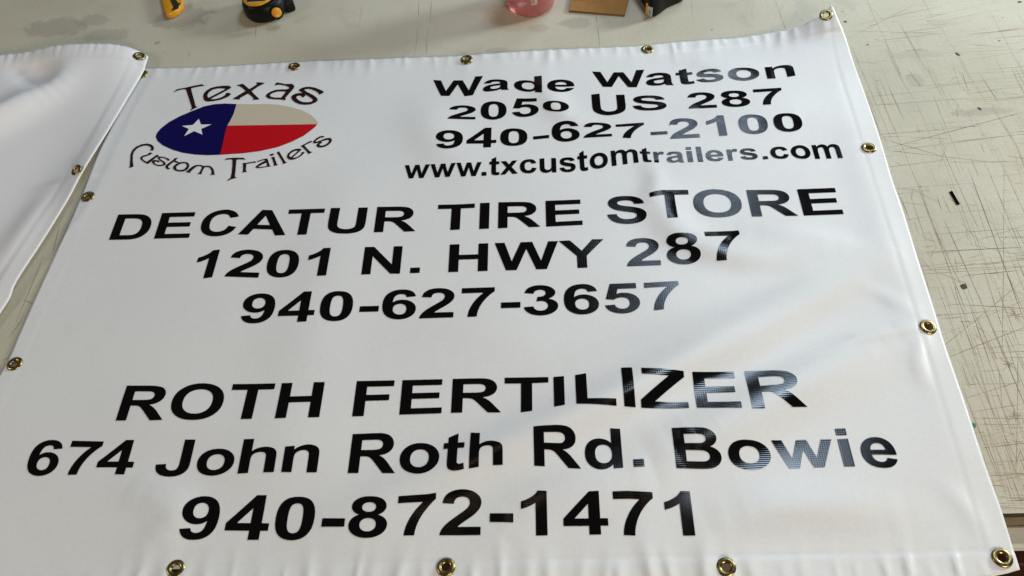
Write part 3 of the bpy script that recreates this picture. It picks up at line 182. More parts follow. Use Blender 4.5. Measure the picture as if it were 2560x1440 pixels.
LOGO_LETTERS = [[[[0.08172,0.81153],[0.08572,0.8182],[0.08803,0.81976],[0.10134,0.82194],[0.10852,0.82442],[0.12761,0.82854],[0.13406,0.8241],[0.12728,0.82361],[0.11478,0.82077],[0.11175,0.8197],[0.11233,0.81608],[0.1183,0.80137],[0.12498,0.78597],[0.12949,0.77445],[0.13141,0.7713],[0.13517,0.77027],[0.13102,0.76797],[0.12613,0.76384],[0.12408,0.76137],[0.12333,0.76328],[0.12521,0.7677],[0.12368,0.77164],[0.1173,0.78588],[0.10722,0.80771],[0.1034,0.81599],[0.10038,0.81849],[0.09511,0.8179],[0.08845,0.81573],[0.08533,0.81382]]],[[[0.1818,0.81449],[0.17991,0.81779],[0.17517,0.82046],[0.16616,0.82083],[0.15452,0.81964],[0.14623,0.8168],[0.13989,0.81073],[0.13723,0.80303],[0.1377,0.79598],[0.14027,0.78879],[0.144,0.78413],[0.14947,0.78209],[0.15989,0.7827],[0.17106,0.78518],[0.18147,0.79123],[0.18503,0.79658],[0.18377,0.79974],[0.17739,0.80203],[0.17598,0.80039],[0.17575,0.79604],[0.16991,0.79045],[0.16181,0.78726],[0.15237,0.78741],[0.15512,0.79088],[0.16515,0.7987],[0.17502,0.80752],[0.17997,0.81197]],[[0.17212,0.81267],[0.16768,0.81396],[0.15859,0.81479],[0.15021,0.81243],[0.1452,0.8058],[0.14444,0.79883],[0.14577,0.79434],[0.1485,0.79148],[0.15391,0.7962],[0.16396,0.80408],[0.17141,0.81051]]],[[[0.18962,0.8196],[0.19844,0.82285],[0.20165,0.82169],[0.21447,0.80777],[0.22584,0.81965],[0.22273,0.82348],[0.22289,0.82418],[0.22939,0.82426],[0.23844,0.82171],[0.23565,0.81928],[0.22845,0.81368],[0.21913,0.8026],[0.22502,0.7948],[0.23249,0.78612],[0.23661,0.78114],[0.23618,0.78033],[0.22454,0.78057],[0.22624,0.78232],[0.2262,0.78402],[0.22129,0.78993],[0.21439,0.7969],[0.2029,0.78656],[0.20228,0.78533],[0.20428,0.78262],[0.19076,0.78465],[0.19325,0.78815],[0.20909,0.80382],[0.20039,0.81333],[0.19544,0.81731]]],[[[0.25709,0.81308],[0.25727,0.81877],[0.25897,0.82083],[0.26256,0.82053],[0.26757,0.8188],[0.27392,0.81605],[0.28102,0.81578],[0.28513,0.81578],[0.28918,0.81254],[0.29121,0.808],[0.29069,0.80328],[0.28678,0.79502],[0.28037,0.78111],[0.28188,0.7755],[0.28078,0.77517],[0.27287,0.77751],[0.25922,0.77945],[0.25187,0.7817],[0.24743,0.78543],[0.24592,0.78895],[0.2469,0.79315],[0.25129,0.79795],[0.25984,0.80244],[0.26856,0.80276],[0.27741,0.80227],[0.28275,0.80354],[0.28291,0.80612],[0.27973,0.80943],[0.27333,0.8126],[0.26647,0.81493],[0.26107,0.81555]],[[0.27898,0.79638],[0.26993,0.79817],[0.26354,0.798],[0.25648,0.79497],[0.25304,0.79139],[0.25299,0.78841],[0.25588,0.78521],[0.26325,0.78294],[0.27324,0.78213],[0.27612,0.7891]]],[[[0.34396,0.78786],[0.34252,0.79187],[0.33541,0.79689],[0.32709,0.80202],[0.31785,0.80524],[0.31083,0.80531],[0.30412,0.80336],[0.30036,0.79939],[0.301,0.79718],[0.30852,0.79006],[0.3218,0.77901],[0.32726,0.77341],[0.32852,0.77077],[0.32646,0.7672],[0.32081,0.76649],[0.31198,0.76776],[0.30429,0.77267],[0.2996,0.77858],[0.29876,0.78204],[0.3007,0.7844],[0.30538,0.78414],[0.31084,0.7788],[0.31364,0.78319],[0.31282,0.78667],[0.30855,0.78989],[0.30255,0.79104],[0.29575,0.78996],[0.29114,0.78611],[0.28996,0.78198],[0.29223,0.77587],[0.2986,0.76857],[0.30694,0.7632],[0.31591,0.76095],[0.32566,0.76101],[0.33319,0.76444],[0.33653,0.76912],[0.33604,0.77253],[0.33236,0.77797],[0.3256,0.78458],[0.31513,0.79242],[0.3096,0.79809],[0.31052,0.79973],[0.31569,0.80027],[0.32183,0.79821],[0.33021,0.79267],[0.33497,0.78791],[0.33733,0.78357]]],[[[0.05641,0.63408],[0.05683,0.63795],[0.05398,0.64967],[0.05025,0.66512],[0.05053,0.6746],[0.05444,0.68222],[0.06168,0.68702],[0.07061,0.68816],[0.07741,0.68591],[0.08275,0.68113],[0.08567,0.67569],[0.08577,0.67134],[0.08378,0.67079],[0.07948,0.67195],[0.0811,0.67383],[0.08011,0.67739],[0.07691,0.68111],[0.07194,0.68347],[0.06581,0.68337],[0.06036,0.68093],[0.05628,0.67595],[0.05427,0.66914],[0.055,0.66138],[0.05832,0.64938],[0.06269,0.63755],[0.06258,0.63577]]],[[[0.0807,0.66651],[0.08531,0.66593],[0.08497,0.66321],[0.08259,0.66081],[0.07773,0.65859],[0.07324,0.6572],[0.07242,0.65472],[0.07389,0.65167],[0.07839,0.64756],[0.08258,0.64558],[0.08699,0.65157],[0.09289,0.65881],[0.0942,0.66068],[0.09944,0.65707],[0.0957,0.6552],[0.09218,0.65035],[0.08531,0.64011],[0.07786,0.64509],[0.07103,0.65103],[0.06882,0.65456],[0.06908,0.65792],[0.07289,0.66063],[0.078,0.66198],[0.07975,0.66443]]],[[[0.11565,0.64513],[0.11427,0.64802],[0.10947,0.6513],[0.10477,0.65305],[0.10142,0.65311],[0.10158,0.6514],[0.10559,0.64775],[0.11164,0.64315],[0.11466,0.63913],[0.11422,0.63581],[0.10864,0.63415],[0.10119,0.63505],[0.09462,0.63926],[0.09049,0.64374],[0.09034,0.64711],[0.09384,0.64871],[0.09894,0.64777],[0.10309,0.64538],[0.10257,0.64331],[0.10065,0.6426],[0.09779,0.64532],[0.09506,0.64425],[0.09523,0.64256],[0.09831,0.639],[0.10364,0.63713],[0.10907,0.63703],[0.11064,0.63902],[0.10893,0.64206],[0.10287,0.64666],[0.09819,0.65163],[0.09705,0.65468],[0.10036,0.6559],[0.1067,0.65488],[0.11501,0.65094],[0.11879,0.64767],[0.11864,0.64641]]],[[[0.13137,0.65095],[0.1289,0.65114],[0.12603,0.65051],[0.12409,0.6464],[0.11914,0.64002],[0.11558,0.63527],[0.11558,0.63192],[0.11817,0.62793],[0.12184,0.62552],[0.12508,0.62691],[0.12142,0.62931],[0.12019,0.63277],[0.12331,0.63798],[0.12625,0.64283],[0.13271,0.63894],[0.13532,0.64044],[0.13302,0.64231],[0.12857,0.64435],[0.12919,0.64771]]],[[[0.14302,0.6409],[0.13593,0.6404],[0.13055,0.63571],[0.12836,0.63082],[0.13022,0.62565],[0.13489,0.62156],[0.14143,0.6194],[0.14865,0.61921],[0.15366,0.62297],[0.15484,0.63046],[0.15194,0.63663],[0.14816,0.63965]],[[0.14139,0.63789],[0.13656,0.63569],[0.13353,0.63127],[0.13435,0.62701],[0.13726,0.62388],[0.14183,0.62244],[0.14705,0.62309],[0.1501,0.62746],[0.15029,0.63252],[0.14787,0.6361],[0.14508,0.6376]]],[[[0.15149,0.61748],[0.15431,0.62041],[0.15638,0.62401],[0.16083,0.62999],[0.16568,0.63214],[0.17179,0.63165],[0.17844,0.62898],[0.18686,0.62872],[0.19194,0.62494],[0.19638,0.61874],[0.19924,0.61028],[0.2008,0.60734],[0.19292,0.6083],[0.19453,0.61022],[0.19376,0.61479],[0.19115,0.62081],[0.18709,0.62532],[0.18029,0.62629],[0.17923,0.6209],[0.17838,0.61348],[0.17949,0.61011],[0.17163,0.61196],[0.17444,0.61379],[0.17559,0.6212],[0.17562,0.62709],[0.17183,0.6291],[0.16705,0.62906],[0.16298,0.62389],[0.15934,0.61709],[0.16053,0.61474]]],[[[0.20819,0.63946],[0.21117,0.64321],[0.22168,0.64356],[0.23814,0.6423],[0.24321,0.63728],[0.23892,0.63858],[0.22889,0.63931],[0.22768,0.63828],[0.22911,0.62999],[0.23138,0.61508],[0.23292,0.60314],[0.23371,0.6002],[0.23737,0.59933],[0.23219,0.59797],[0.22732,0.59619],[0.22367,0.59378],[0.22277,0.59497],[0.22407,0.59721],[0.2268,0.59881],[0.22639,0.6094],[0.22423,0.62476],[0.22137,0.63882],[0.21974,0.6401],[0.21424,0.64058]]],[[[0.23909,0.63025],[0.2447,0.63001],[0.25153,0.63137],[0.25837,0.63274],[0.26004,0.6314],[0.26037,0.62924],[0.25621,0.63012],[0.24984,0.62872],[0.24559,0.62779],[0.24666,0.62133],[0.24808,0.6129],[0.25041,0.61102],[0.2472,0.61059],[0.24263,0.60937],[0.24355,0.61138],[0.24236,0.61919],[0.24041,0.62817]]],[[[0.26145,0.63284],[0.26722,0.6352],[0.27475,0.63765],[0.27735,0.6367],[0.27908,0.63325],[0.28159,0.6265],[0.28369,0.62197],[0.28653,0.62069],[0.27886,0.61953],[0.27037,0.61794],[0.26514,0.61778],[0.2618,0.61926],[0.26152,0.62075],[0.26469,0.62506],[0.26993,0.63014],[0.27547,0.63374],[0.27267,0.63452],[0.26757,0.63334],[0.26254,0.63063]],[[0.27718,0.62911],[0.27283,0.62635],[0.2678,0.6225],[0.26574,0.62053],[0.2674,0.61985],[0.27434,0.62035],[0.27966,0.62125],[0.27837,0.62486]]],[[[0.28186,0.63985],[0.28807,0.64103],[0.28801,0.63889],[0.29203,0.62962],[0.29425,0.62418],[0.29643,0.62291],[0.28955,0.62087],[0.28987,0.6229],[0.2891,0.62619],[0.28542,0.63476],[0.28399,0.63789]]],[[[0.28603,0.64636],[0.28592,0.64549],[0.28529,0.64465],[0.28426,0.64397],[0.28297,0.64356],[0.28162,0.64347],[0.28042,0.64372],[0.27954,0.64427],[0.27913,0.64504],[0.27924,0.64592],[0.27986,0.64676],[0.28089,0.64744],[0.28219,0.64785],[0.28354,0.64794],[0.28474,0.64769],[0.28562,0.64713]]],[[[0.29217,0.65297],[0.29419,0.65033],[0.29928,0.64137],[0.30469,0.63264],[0.30682,0.62897],[0.30987,0.62766],[0.30541,0.62548],[0.30274,0.62441],[0.30302,0.62676],[0.30219,0.62917],[0.29669,0.63844],[0.29138,0.64736],[0.2892,0.64842]]],[[[0.3277,0.65602],[0.32312,0.65696],[0.31789,0.65643],[0.31227,0.65293],[0.30828,0.64756],[0.30684,0.64152],[0.3082,0.6372],[0.31136,0.63402],[0.31553,0.63272],[0.32062,0.63385],[0.32777,0.63867],[0.33212,0.64464],[0.33379,0.6486],[0.33223,0.64959],[0.32887,0.64859],[0.32915,0.64536],[0.32651,0.64116],[0.32222,0.63769],[0.3171,0.63671],[0.31656,0.63734],[0.32116,0.64444],[0.32583,0.65106],[0.32802,0.65537]],[[0.32297,0.65243],[0.31854,0.65249],[0.31413,0.64971],[0.31127,0.64553],[0.31066,0.64251],[0.31173,0.64001],[0.31375,0.63839],[0.31736,0.64338],[0.32091,0.64877]]],[[[0.32472,0.66217],[0.33077,0.66736],[0.33668,0.67225],[0.34049,0.67363],[0.34232,0.67192],[0.34098,0.67041],[0.33718,0.66902],[0.33093,0.66351],[0.33594,0.65698],[0.34187,0.64988],[0.34624,0.6486],[0.34287,0.64612],[0.3397,0.64388],[0.33881,0.64688],[0.33431,0.65326],[0.32897,0.65913],[0.32683,0.66144]]],[[[0.35776,0.68417],[0.35949,0.6831],[0.35998,0.68115],[0.35732,0.68099],[0.35344,0.67993],[0.34953,0.67599],[0.34771,0.67321],[0.34709,0.67133],[0.3502,0.67148],[0.35639,0.67496],[0.3626,0.67845],[0.36879,0.67905],[0.37224,0.67662],[0.37312,0.6734],[0.37238,0.66901],[0.36913,0.66351],[0.36434,0.65968],[0.3588,0.65808],[0.35434,0.65831],[0.35093,0.66037],[0.34994,0.66263],[0.35059,0.66575],[0.35277,0.66911],[0.35618,0.6702],[0.35883,0.66879],[0.35789,0.66758],[0.35529,0.66708],[0.35472,0.6649],[0.35598,0.66231],[0.35956,0.66212],[0.36376,0.66379],[0.36762,0.66801],[0.36889,0.67174],[0.36809,0.67432],[0.36535,0.67479],[0.35981,0.67287],[0.35272,0.66943],[0.34851,0.66776],[0.34535,0.66806],[0.34351,0.66994],[0.34405,0.67374],[0.3477,0.6793],[0.35206,0.68322],[0.35553,0.68411]]]]
LOGO_BLUE = [[0.19988,0.77187],[0.17965,0.77467],[0.1619,0.77439],[0.14492,0.77052],[0.12638,0.76056],[0.10817,0.74968],[0.09347,0.73744],[0.08384,0.72363],[0.07984,0.71139],[0.08071,0.70296],[0.0863,0.69319],[0.09797,0.68207],[0.11672,0.67061],[0.13597,0.66215],[0.15719,0.65654],[0.17771,0.65349],[0.19805,0.65275],[0.19772,0.66808],[0.19642,0.69022],[0.195,0.70663],[0.19543,0.72001],[0.19765,0.73131],[0.19996,0.74798]]
LOGO_SAND = [[0.19988,0.77187],[0.22199,0.76946],[0.25158,0.7682],[0.27276,0.76442],[0.29451,0.75684],[0.31344,0.74774],[0.32977,0.73577],[0.34022,0.72346],[0.34505,0.71485],[0.344,0.71227],[0.19543,0.72001],[0.19765,0.73131],[0.19996,0.74798]]
LOGO_RED = [[0.19543,0.72001],[0.344,0.71227],[0.34027,0.70397],[0.32605,0.68658],[0.30871,0.67329],[0.28828,0.66258],[0.26171,0.65551],[0.23421,0.65288],[0.19805,0.65275],[0.19772,0.66808],[0.19642,0.69022],[0.195,0.70663]]
LOGO_STAR = [[0.14353,0.73999],[0.1505,0.72585],[0.16827,0.72472],[0.15325,0.71529],[0.15863,0.70154],[0.14261,0.7111],[0.12851,0.70046],[0.1324,0.71715],[0.11859,0.72566],[0.13684,0.72604]]
EDGE_TOP = [[0.00713,0.87858,0.00336],[0.02704,0.87909,0.0032],[0.13337,0.87345,0.00328],[0.28197,0.87319,0.0027],[0.39567,0.86774,0.00362],[0.56574,0.85873,0.00553],[0.59136,0.85966,0.00496],[0.65002,0.86104,0.00487],[0.75514,0.85994,0.00443],[0.85858,0.85886,0.00323],[0.92084,0.86264,0.00376],[0.97404,0.8632,0.0037],[1.02461,0.86221,0.00513],[1.07487,0.86374,0.00891],[1.11363,0.86121,0.01646],[1.1483,0.86767,0.02839],[1.16151,0.86989,0.03416],[1.17663,0.88356,0.04223]]
EDGE_RIGHT = [[1.17663,0.88356,0.04223],[1.18281,0.8599,0.03365],[1.19348,0.81832,0.01468],[1.19682,0.73032,0.0044],[1.195,0.61954,0.00401],[1.19104,0.52909,0.00343],[1.19026,0.47295,0.0033],[1.18674,0.40194,0.00451],[1.18399,0.31949,0.00448],[1.18153,0.26175,0.00451],[1.18086,0.17912,0.00325],[1.17865,0.10409,0.00307],[1.17873,0.0463,0.00243],[1.1752,-0.01502,0.00428]]
EDGE_BOTTOM = [[-0.06077,-0.00813,0.00286],[0.07041,-0.0098,0.00284],[0.29478,-0.01424,0.00444],[0.58932,-0.0196,0.0045],[0.87997,-0.02443,0.00434],[1.07476,-0.02373,0.00269],[1.14629,-0.02057,0.00338],[1.1752,-0.01502,0.00428]]
EDGE_LEFT = [[0.00713,0.87858,0.00336],[-0.00416,0.72183,0.00277],[-0.00393,0.59365,0.00348],[-0.00448,0.55538,0.00291],[-0.0081,0.41897,0.00279],[-0.00958,0.33205,0.00279],[-0.01198,0.26421,0.00323],[-0.03687,0.1313,0.00287],[-0.06077,-0.00813,0.00286]]
GROMMETS = [[0.0133,0.86407,0.00337],[0.28276,0.86006,0.00291],[0.57975,0.84662,0.00574],[0.87942,0.84868,0.00304],[1.16607,0.86787,0.0345],[1.1739,0.59265,0.00495],[1.16785,0.27994,0.00617],[1.16178,-0.00279,0.00395],[0.88261,-0.0064,0.00436],[0.58833,-0.00021,0.00456],[0.28931,0.00495,0.00285],[-0.02348,0.01031,0.00254],[0.00227,0.27958,0.003],[0.00746,0.57733,0.00314]]
B2_RIGHT = [[0.01945,0.89948,0.01],[0.02077,0.86994,0.011],[0.01932,0.84344,0.012],[0.01573,0.81217,0.0125],[0.00924,0.75446,0.013],[0.00606,0.70676,0.016],[0.00118,0.6414,0.021],[-0.00261,0.60281,0.022],[-0.0079,0.55463,0.02],[-0.02377,0.48426,0.014],[-0.03982,0.41382,0.01],[-0.04056,0.38471,0.008],[-0.04678,0.35869,0.006],[-0.05755,0.29709,0.004],[-0.0742,0.18294,0.004],[-0.07479,0.02223,0.004]]
B2_TOP = [[-0.50434,0.90354,0.006],[-0.35208,0.92035,0.008],[-0.26237,0.92698,0.012],[-0.21306,0.92516,0.015],[-0.18275,0.92474,0.02],[-0.1488,0.92315,0.026],[-0.09417,0.91873,0.03],[-0.04278,0.91503,0.029],[-0.01359,0.91099,0.024],[0.00325,0.90761,0.016],[0.01975,0.89836,0.01]]
B2_GROMMETS = [[0.00568,0.89567,0.014],[-0.01413,0.61592,0.019]]
KNIFE = [[-0.00297,1.07189,0.01],[0.0125,1.03312,0.01],[0.01639,1.02541,0.01],[0.02139,1.02247,0.01],[0.02837,1.02597,0.01],[0.03574,1.03432,0.01],[0.03956,1.04493,0.01],[0.0411,1.05415,0.01],[0.03783,1.06746,0.01]]
KNIFE_SLOT = [[0.01492,1.06703,0.012],[0.0276,1.04334,0.012],[0.02604,1.03542,0.012],[0.02842,1.03261,0.012],[0.03832,1.03974,0.012],[0.03694,1.04406,0.012],[0.03633,1.0477,0.012],[0.03877,1.05324,0.012],[0.03663,1.05695,0.012],[0.03463,1.05456,0.012],[0.02709,1.06571,0.012]]
TAPE_FRONT = [0.19911,0.98735,0.004]
TAPE_TOPFRONT = [0.20147,0.99148,0.036]
TAPE_L = [0.16539,1.02437,0.02]
TAPE_R = [0.24563,1.00616,0.02]
TAPE_BTN = [0.23746,0.98344,0.027]
TAPE_TOPL = [0.17653,1.01443,0.036]
TAPE_TOPR = [0.23109,1.00849,0.036]
TAPE_CLIP = [0.24703,1.03201,0.012]
HOOK = [[0.88929,0.94215,0.004],[0.89798,0.93244,0.026],[0.89777,0.93112,0.004],[0.89417,0.93372,0.0]]
TAPE2 = [[0.87426,1.00531,0.0],[0.87969,0.98697,0.0],[0.88621,0.96647,0.0],[0.88933,0.9478,0.0],[0.89132,0.93966,0.0],[0.89562,0.9347,0.0],[0.90504,0.94048,0.0],[0.91258,0.94763,0.0],[0.92415,0.96012,0.0],[0.94034,0.96992,0.0],[0.95133,0.9757,0.0],[0.95745,0.98673,0.0]]
BOTTLE = [[0.68616,0.95476,0.0],[0.64437,0.97231,0.03],[0.73075,0.96291,0.03]]
LABEL = [[0.6915,0.9234,0.06],[0.70149,0.92231,0.06],[0.69013,0.93498,0.035],[0.70103,0.93607,0.035]]
CARD = [[0.75471,0.96808,0.003],[0.84956,0.9449,0.003],[0.86016,0.98824,0.003],[0.76043,0.99909,0.003]]
STRIP = [[1.26163,0.50411,0.0],[1.26614,0.50576,0.0],[1.269,0.48057,0.0],[1.26429,0.48022,-0.0]]
GREEN = [[1.18096,0.15158,0.0],[1.18531,0.15142,0.0],[1.18476,0.14691,-0.0],[1.18027,0.14657,0.0]]
SPOTS = [[1.21053,0.89432,0.0035,0.0028,0],[1.21216,0.92163,0.0015,0.0012,0],[1.23145,0.8309,0.0022,0.0016,0],[1.36128,0.79409,0.003,0.005,0.3],[1.35449,0.66719,0.003,0.004,0.4],[1.43381,0.82126,0.002,0.0015,0],[1.49845,0.91765,0.004,0.003,0],[1.3408,0.88194,0.0015,0.0012,0],[1.23148,0.34277,0.006,0.0058,0.0],[1.45876,0.87935,0.001,0.001,0],[0.99187,0.89495,0.002,0.001,0],[1.08975,0.88072,0.001,0.001,0],[0.269,0.93508,0.0008,0.0008,0],[1.30992,0.42011,0.001,0.001,0],[1.22678,0.51682,0.0015,0.0008,0],[0.54519,0.88819,0.001,0.001,0]]
SCRATCH = [[0.48438,1.03349,0.48752,0.97947],[0.48878,0.96195,0.48895,0.87313],[0.50803,1.03091,0.5096,0.95981],[0.50875,0.95074,0.50636,0.91168],[0.50755,0.91488,0.50819,0.87344],[0.80106,0.95593,0.80154,0.92759],[0.80154,0.92759,0.80264,0.8643],[1.10897,0.96556,1.10983,0.93696],[1.10983,0.93696,1.11067,0.90903],[1.11067,0.90903,1.11085,0.88181],[0.18894,0.99511,0.19702,0.949],[0.08139,0.92752,0.08437,0.90611],[1.19989,0.71848,1.19944,0.6125],[1.22958,0.75553,1.23051,0.67491],[1.23778,0.72822,1.24078,0.65201],[1.29747,0.70445,1.29474,0.56429],[1.34427,0.72251,1.34971,0.69628],[1.37978,0.74472,1.38513,0.67972],[1.37273,0.68077,1.37908,0.58622],[1.37797,0.64947,1.38028,0.55796],[1.19094,0.59236,1.41412,0.65519],[1.19712,0.61689,1.27972,0.56942],[1.19649,0.59194,1.3463,0.55413],[1.27338,0.56108,1.3792,0.55488],[1.20942,0.8697,1.36198,0.84592],[1.24381,0.87902,1.2608,0.88265],[1.38251,0.81715,1.43723,0.80575],[1.20096,0.79238,1.23867,0.78192],[1.19431,0.51296,1.19653,0.4574],[1.25083,0.49929,1.25231,0.46318],[1.19479,0.49038,1.19666,0.45595],[1.123,0.5673,1.22197,0.58183],[1.25389,0.4139,1.321,0.38769],[1.17005,0.24798,1.30769,0.34945],[1.19699,0.43047,1.33725,0.43437],[1.1992,0.4015,1.32602,0.40212],[1.23231,0.35998,1.31317,0.36519],[1.32697,0.56191,1.321,0.38769],[1.30068,0.54799,1.28666,0.28904],[1.22355,0.50717,1.22301,0.29814],[1.2229,0.44858,1.2353,0.23384],[1.35369,0.55993,1.2421,0.23354],[1.18602,0.15089,1.23757,0.14804],[1.18642,0.16617,1.24669,0.17422],[1.26591,0.24936,1.20643,0.08261],[1.20345,0.23523,1.21631,0.08695],[1.26524,0.37768,1.25027,0.18452],[1.17796,0.18208,1.25757,0.20549],[1.20472,0.31732,1.29282,0.30674],[-0.0758,0.42477,-0.10684,0.60657],[-0.02351,0.33327,-0.02489,0.46577],[-0.02428,0.32036,-0.01609,0.35933],[-0.01257,0.46505,-0.02152,0.527],[-0.02625,0.38701,-0.0018,0.37548],[-0.02212,0.28556,-0.00885,0.29431]]
WORLD = {"edge":[1.18967,0.04565,0.0]}

# ------------------------------------------------------------ materials
def mat(name, color, rough=0.5, metal=0.0, spec=0.5, ior=None, coat=0.0, trans=0.0):
    mm = bpy.data.materials.new(name); mm.use_nodes = True
    b = mm.node_tree.nodes['Principled BSDF']
    b.inputs['Base Color'].default_value = (*color, 1); b.inputs['Roughness'].default_value = rough
    b.inputs['Metallic'].default_value = metal; b.inputs['Specular IOR Level'].default_value = spec
    if ior: b.inputs['IOR'].default_value = ior
    b.inputs['Coat Weight'].default_value = coat; b.inputs['Transmission Weight'].default_value = trans
    return mm, mm.node_tree, b
def N(nt, typ, **kw):
    n = nt.nodes.new(typ)
    for k, v in kw.items():
        if k.startswith('i_'): n.inputs[int(k[2:]) if k[2:].isdigit() else k[2:]].default_value = v
        else: setattr(n, k, v)
    return n
def mathn(nt, op, a, b=None, clamp=False):
    n = nt.nodes.new('ShaderNodeMath'); n.operation = op; n.use_clamp = clamp
    for i, v in enumerate((a, b)):
        if v is None: continue
        if isinstance(v, (int, float)): n.inputs[i].default_value = v
        else: nt.links.new(v, n.inputs[i])
    return n.outputs[0]
def mixc(nt, fac, a, b, mode='MIX'):
    n = nt.nodes.new('ShaderNodeMix'); n.data_type = 'RGBA'; n.blend_type = mode
    if isinstance(fac, (int, float)): n.inputs[0].default_value = fac
    else: nt.links.new(fac, n.inputs[0])
    for i, v in ((6, a), (7, b)):
        if isinstance(v, tuple): n.inputs[i].default_value = (*v, 1)
        else: nt.links.new(v, n.inputs[i])
    return n.outputs[2]
def ramp(nt, src, stops):
    r = nt.nodes.new('ShaderNodeValToRGB'); nt.links.new(src, r.inputs[0])
    while len(r.color_ramp.elements) < len(stops): r.color_ramp.elements.new(0.5)
    for e, (p, c) in zip(r.color_ramp.elements, stops):
        e.position = p; e.color = (c, c, c, 1) if isinstance(c, (int, float)) else (*c, 1)
    return r.outputs[0]
def noise(nt, vec, scale, detail=3, rough=0.5, dist=0.0):
    n = nt.nodes.new('ShaderNodeTexNoise'); n.inputs['Scale'].default_value = scale; n.inputs['Detail'].default_value = detail
    n.inputs['Roughness'].default_value = rough; n.inputs['Distortion'].default_value = dist
    nt.links.new(vec, n.inputs['Vector']); return n.outputs['Fac']
def weave(nt, b, pitch_y, pitch_x, dist, mix_noise=True, strength=1.0):
    """scrim that shows through coated cloth: ribs across, fainter threads lengthwise"""
    tc = nt.nodes.new('ShaderNodeTexCoord'); sep = nt.nodes.new('ShaderNodeSeparateXYZ'); nt.links.new(tc.outputs['Object'], sep.inputs[0])
    wob = noise(nt, tc.outputs['Object'], 9.0, 2)
    yy = mathn(nt, 'ADD', sep.outputs[1], mathn(nt, 'MULTIPLY', wob, 0.004))
    sy = mathn(nt, 'SINE', mathn(nt, 'MULTIPLY', yy, 2*math.pi/pitch_y))
    sx = mathn(nt, 'SINE', mathn(nt, 'MULTIPLY', sep.outputs[0], 2*math.pi/pitch_x))
    amp = noise(nt, tc.outputs['Object'], 22.0, 3)
    h = mathn(nt, 'ADD', mathn(nt, 'MULTIPLY', sy, mathn(nt, 'ADD', amp, 0.25)), mathn(nt, 'MULTIPLY', sx, 0.22))
    if mix_noise: h = mathn(nt, 'ADD', h, mathn(nt, 'MULTIPLY', noise(nt, tc.outputs['Object'], 900, 2), 0.8))
    bump = nt.nodes.new('ShaderNodeBump'); bump.inputs['Distance'].default_value = dist; bump.inputs['Strength'].default_value = strength
    nt.links.new(h, bump.inputs['Height']); nt.links.new(bump.outputs[0], b.inputs['Normal'])
    return tc

M_white, nt, b = mat('white_coated_cloth', (0.80, 0.80, 0.80), 0.42, spec=0.5)
tc = weave(nt, b, 0.0011, 0.0013, 0.00003)
n1 = noise(nt, tc.outputs['Object'], 260, 3, 0.6)
nt.links.new(mixc(nt, 1.0, ramp(nt, n1, [(0.3, (0.775, 0.780, 0.79)), (0.7, (0.82, 0.82, 0.82))]), (1, 1, 1), 'MULTIPLY'), b.inputs['Base Color'])
nt.links.new(ramp(nt, noise(nt, tc.outputs['Object'], 14, 3), [(0.3, 0.31), (0.75, 0.40)]), b.inputs['Roughness'])
b.inputs['Subsurface Weight'].default_value = 0.0

M_back, nt, b = mat('white_cloth_reverse', (0.84, 0.84, 0.86), 0.5)
weave(nt, b, 0.0011, 0.0013, 0.00002)

M_vinyl, nt, b = mat('black_vinyl', (0.002, 0.002, 0.0025), 0.10, spec=0.5)
weave(nt, b, 0.0024, 0.0026, 0.000032, False)
M_logo_ink, nt, b = mat('dark_brown_vinyl', (0.022, 0.007, 0.007), 0.35, spec=0.3)
M_blue, nt, b = mat('navy_vinyl', (0.003, 0.003, 0.075), 0.3, spec=0.3)
M_sand, nt, b = mat('sand_vinyl', (0.57, 0.50, 0.38), 0.45, spec=0.3)
M_red, nt, b = mat('red_vinyl', (0.52, 0.005, 0.012), 0.35, spec=0.3)
M_star, nt, b = mat('white_vinyl', (0.78, 0.78, 0.80), 0.45, spec=0.3)
M_brass, nt, b = mat('brass', (0.34, 0.26, 0.11), 0.25, 1.0)
tcb = nt.nodes.new('ShaderNodeTexCoord')
nt.links.new(ramp(nt, noise(nt, tcb.outputs['Object'], 300, 3), [(0.3, 0.22), (0.75, 0.42)]), b.inputs['Roughness'])

# bench top: worn off-white laminate with stains
M_bench, nt, b = mat('worn_painted_board', (0.5, 0.5, 0.45), 0.42, spec=0.35)
tcn = nt.nodes.new('ShaderNodeTexCoord'); mpo = nt.nodes.new('ShaderNodeMapping'); nt.links.new(tcn.outputs['Object'], mpo.inputs[0]); mpo.inputs['Location'].default_value = (0.6, 0.8, 0); V = mpo.outputs[0]
sep = nt.nodes.new('ShaderNodeSeparateXYZ'); nt.links.new(V, sep.inputs[0])
big = noise(nt, V, 3.2, 4, 0.6, 0.4)
col = ramp(nt, big, [(0.28, (0.500, 0.462, 0.360)), (0.5, (0.560, 0.522, 0.415)), (0.75, (0.61, 0.575, 0.47))])
blot = noise(nt, V, 11, 5, 0.65, 0.8)
col = mixc(nt, mathn(nt, 'MULTIPLY', ramp(nt, blot, [(0.56, 0.0), (0.72, 1.0)]), 0.30), col, (0.33, 0.31, 0.26))
fine = noise(nt, V, 420, 3, 0.7)
col = mixc(nt, 0.22, col, ramp(nt, fine, [(0.3, 0.25), (0.7, 0.75)]), 'OVERLAY')
